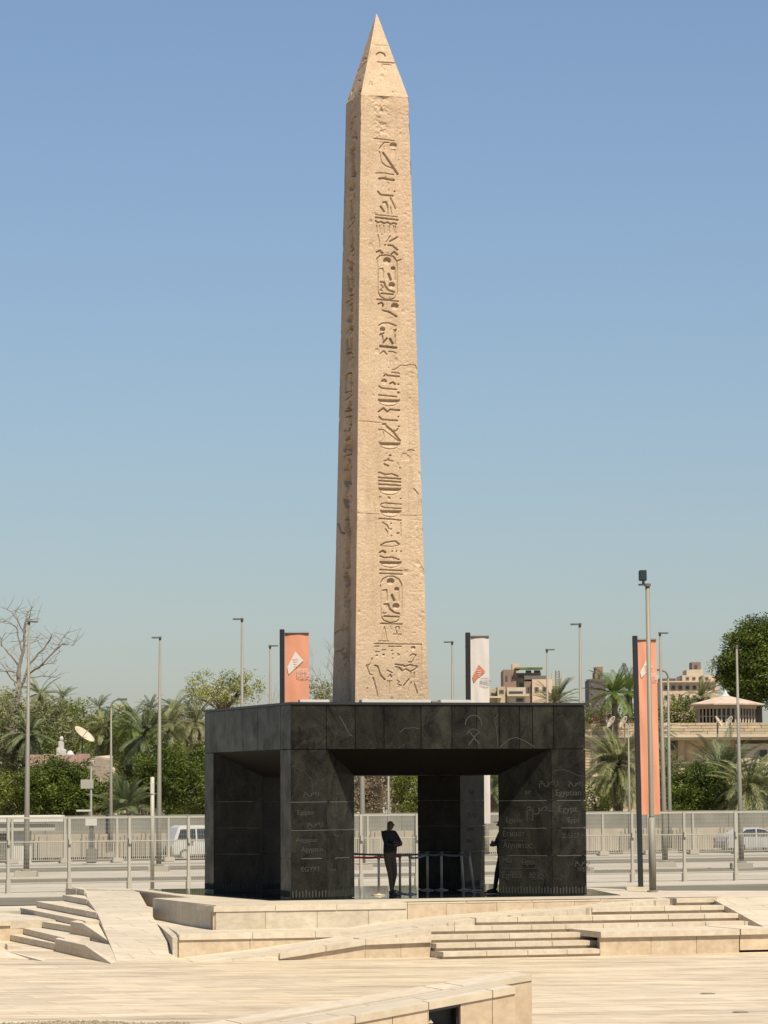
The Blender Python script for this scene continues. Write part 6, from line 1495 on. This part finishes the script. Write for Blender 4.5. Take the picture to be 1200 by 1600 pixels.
block('ochre apartment house with green awnings between two lamp posts behind the pavilion', 'apartment_building', 430,
      [(788, 808, 1047, None, 'brickred', 10, 0), (808, 848, 1052, None, 'bldg1', 9, .6), (803, 814, 1036.5, 1047, 'bldg2', 3, 2), (806, 849, 1044, 1046.5, 'lf_mid', 3, -.8), (820, 856, 1057, 1063, 'lampdark', 3, -1), (832, 863, 1063, None, 'bldg2', 8, -1.5), (820, 832, 1066, None, 'brickred', 8, -1)],
      [(811, 820, 1054, 1060, 'glass', .6), (823, 832, 1048, 1052, 'glass', .6), (836, 846, 1048, 1052, 'glass', .6), (836, 842, 1075, 1082, 'glass', -1.5), (848, 854, 1075, 1082, 'glass', -1.5), (791, 795, 1056, 1064, 'glass', 0), (800, 804, 1056, 1064, 'glass', 0), (824, 829, 1074, 1082, 'glass', -1), (813, 818, 1068, 1076, 'glass', .6)])
block('low ochre house with stepped roof terraces in front of the taller ochre one', 'house', 400,
      [(762, 795, 1077, None, 'bldg1', 9, 0), (778, 790, 1074, None, 'bldg1', 6, -1), (793, 822, 1075, None, 'villaband', 8, -.5), (793, 827, 1086, 1089, 'villaband', 9, -1.4), (765, 784, 1089, 1091.5, 'villaband', 9, -1.4)],
      [(796, 818, 1081, 1085, 'glass', -.5), (807, 819, 1092, 1098, 'glass', -.5), (768, 776, 1083, 1088, 'glass', 0), (781, 788, 1079, 1084, 'glass', -1)])
block('dark grey-brown tower house behind the royal palm', 'apartment_building', 440,
      [(922, 948, 1062, None, 'bldg3', 9, 0), (932, 944, 1050, 1062, 'brickred', 5, 1), (933.5, 945, 1042, 1050, 'brickred', 4, 1.5)],
      [(925, 928, 1068, 1073, 'glass', 0), (925, 928, 1080, 1085, 'glass', 0), (937, 941, 1054, 1059, 'glass', 1)])
block('long pink apartment house with a brick stair tower left of the big dark tree', 'apartment_building', 450,
      [(1035, 1124, 1067, None, 'bldg2', 12, 0), (1070, 1128, 1055, 1067, 'bldg2', 9, 2), (1078, 1104, 1046, 1055, 'villaband', 6, 3), (1087, 1101, 1034, 1047, 'brickred', 4, 3.5), (1035, 1122, 1065, 1067, 'villaband', 13, -.6), (1035, 1060, 1060, 1065, 'bldg3', 3, 2)],
      [(1040+i*11, 1046+i*11, 1072, 1079, 'glass', 0) for i in range(7)]+[(1040+i*11, 1046+i*11, 1087, 1094, 'glass', 0) for i in range(7)]+[(1076+i*10, 1081+i*10, 1058, 1062, 'glass', 2) for i in range(4)]+[(1091, 1096, 1038, 1043, 'glass', 3.5)])
block('small grey rooftop far behind the tree line at the left', 'building', 480, [(184, 194, 1101, None, 'concrete', 6, 0)], [(186, 188, 1104, 1107, 'glass', 0), (190, 192, 1104, 1107, 'glass', 0)])
P = atY(871, 1048, 430); t = thing('radio_mast', 'thin lattice antenna mast beyond the palm, right of the ochre building', 'antenna', (P[0], 430, -1.5)); H = P[2]+1.5
m = MB()
for sx in (-.35, .35): m.tube([(sx, 0, 0), (sx*.6, 0, H)], .07, 4)
for i in range(30): m.tube([(-.3, 0, H*.5+i*H/60), (.3, 0, H*.5+(i+1)*H/60)], .04, 4)
m.build('lattice', M['galv'], t)
for sx in (-.6, .6): MB().box((sx-.15, -.2, H-2.2), (sx+.15, .2, H-.3)).build('antenna_panel', M['galv2'], t)
# far tree belt closing the horizon
pts = []
for i in range(900):
    x = random.uniform(-110, 110); pts.append(np.array([x, 330+random.uniform(-10, 10), random.uniform(-1, 4.2+1.5*math.sin(x*.13)+math.sin(x*.41))])+rng.standard_normal((26, 3))*np.array([1.1, 1.1, .8]))
o = link('far_trees', leaves(np.concatenate(pts), .5, M['lf_mid'], 'far_trees')); tag(o, 'far belt of green trees closing the view behind the gardens', 'trees', kind='stuff')
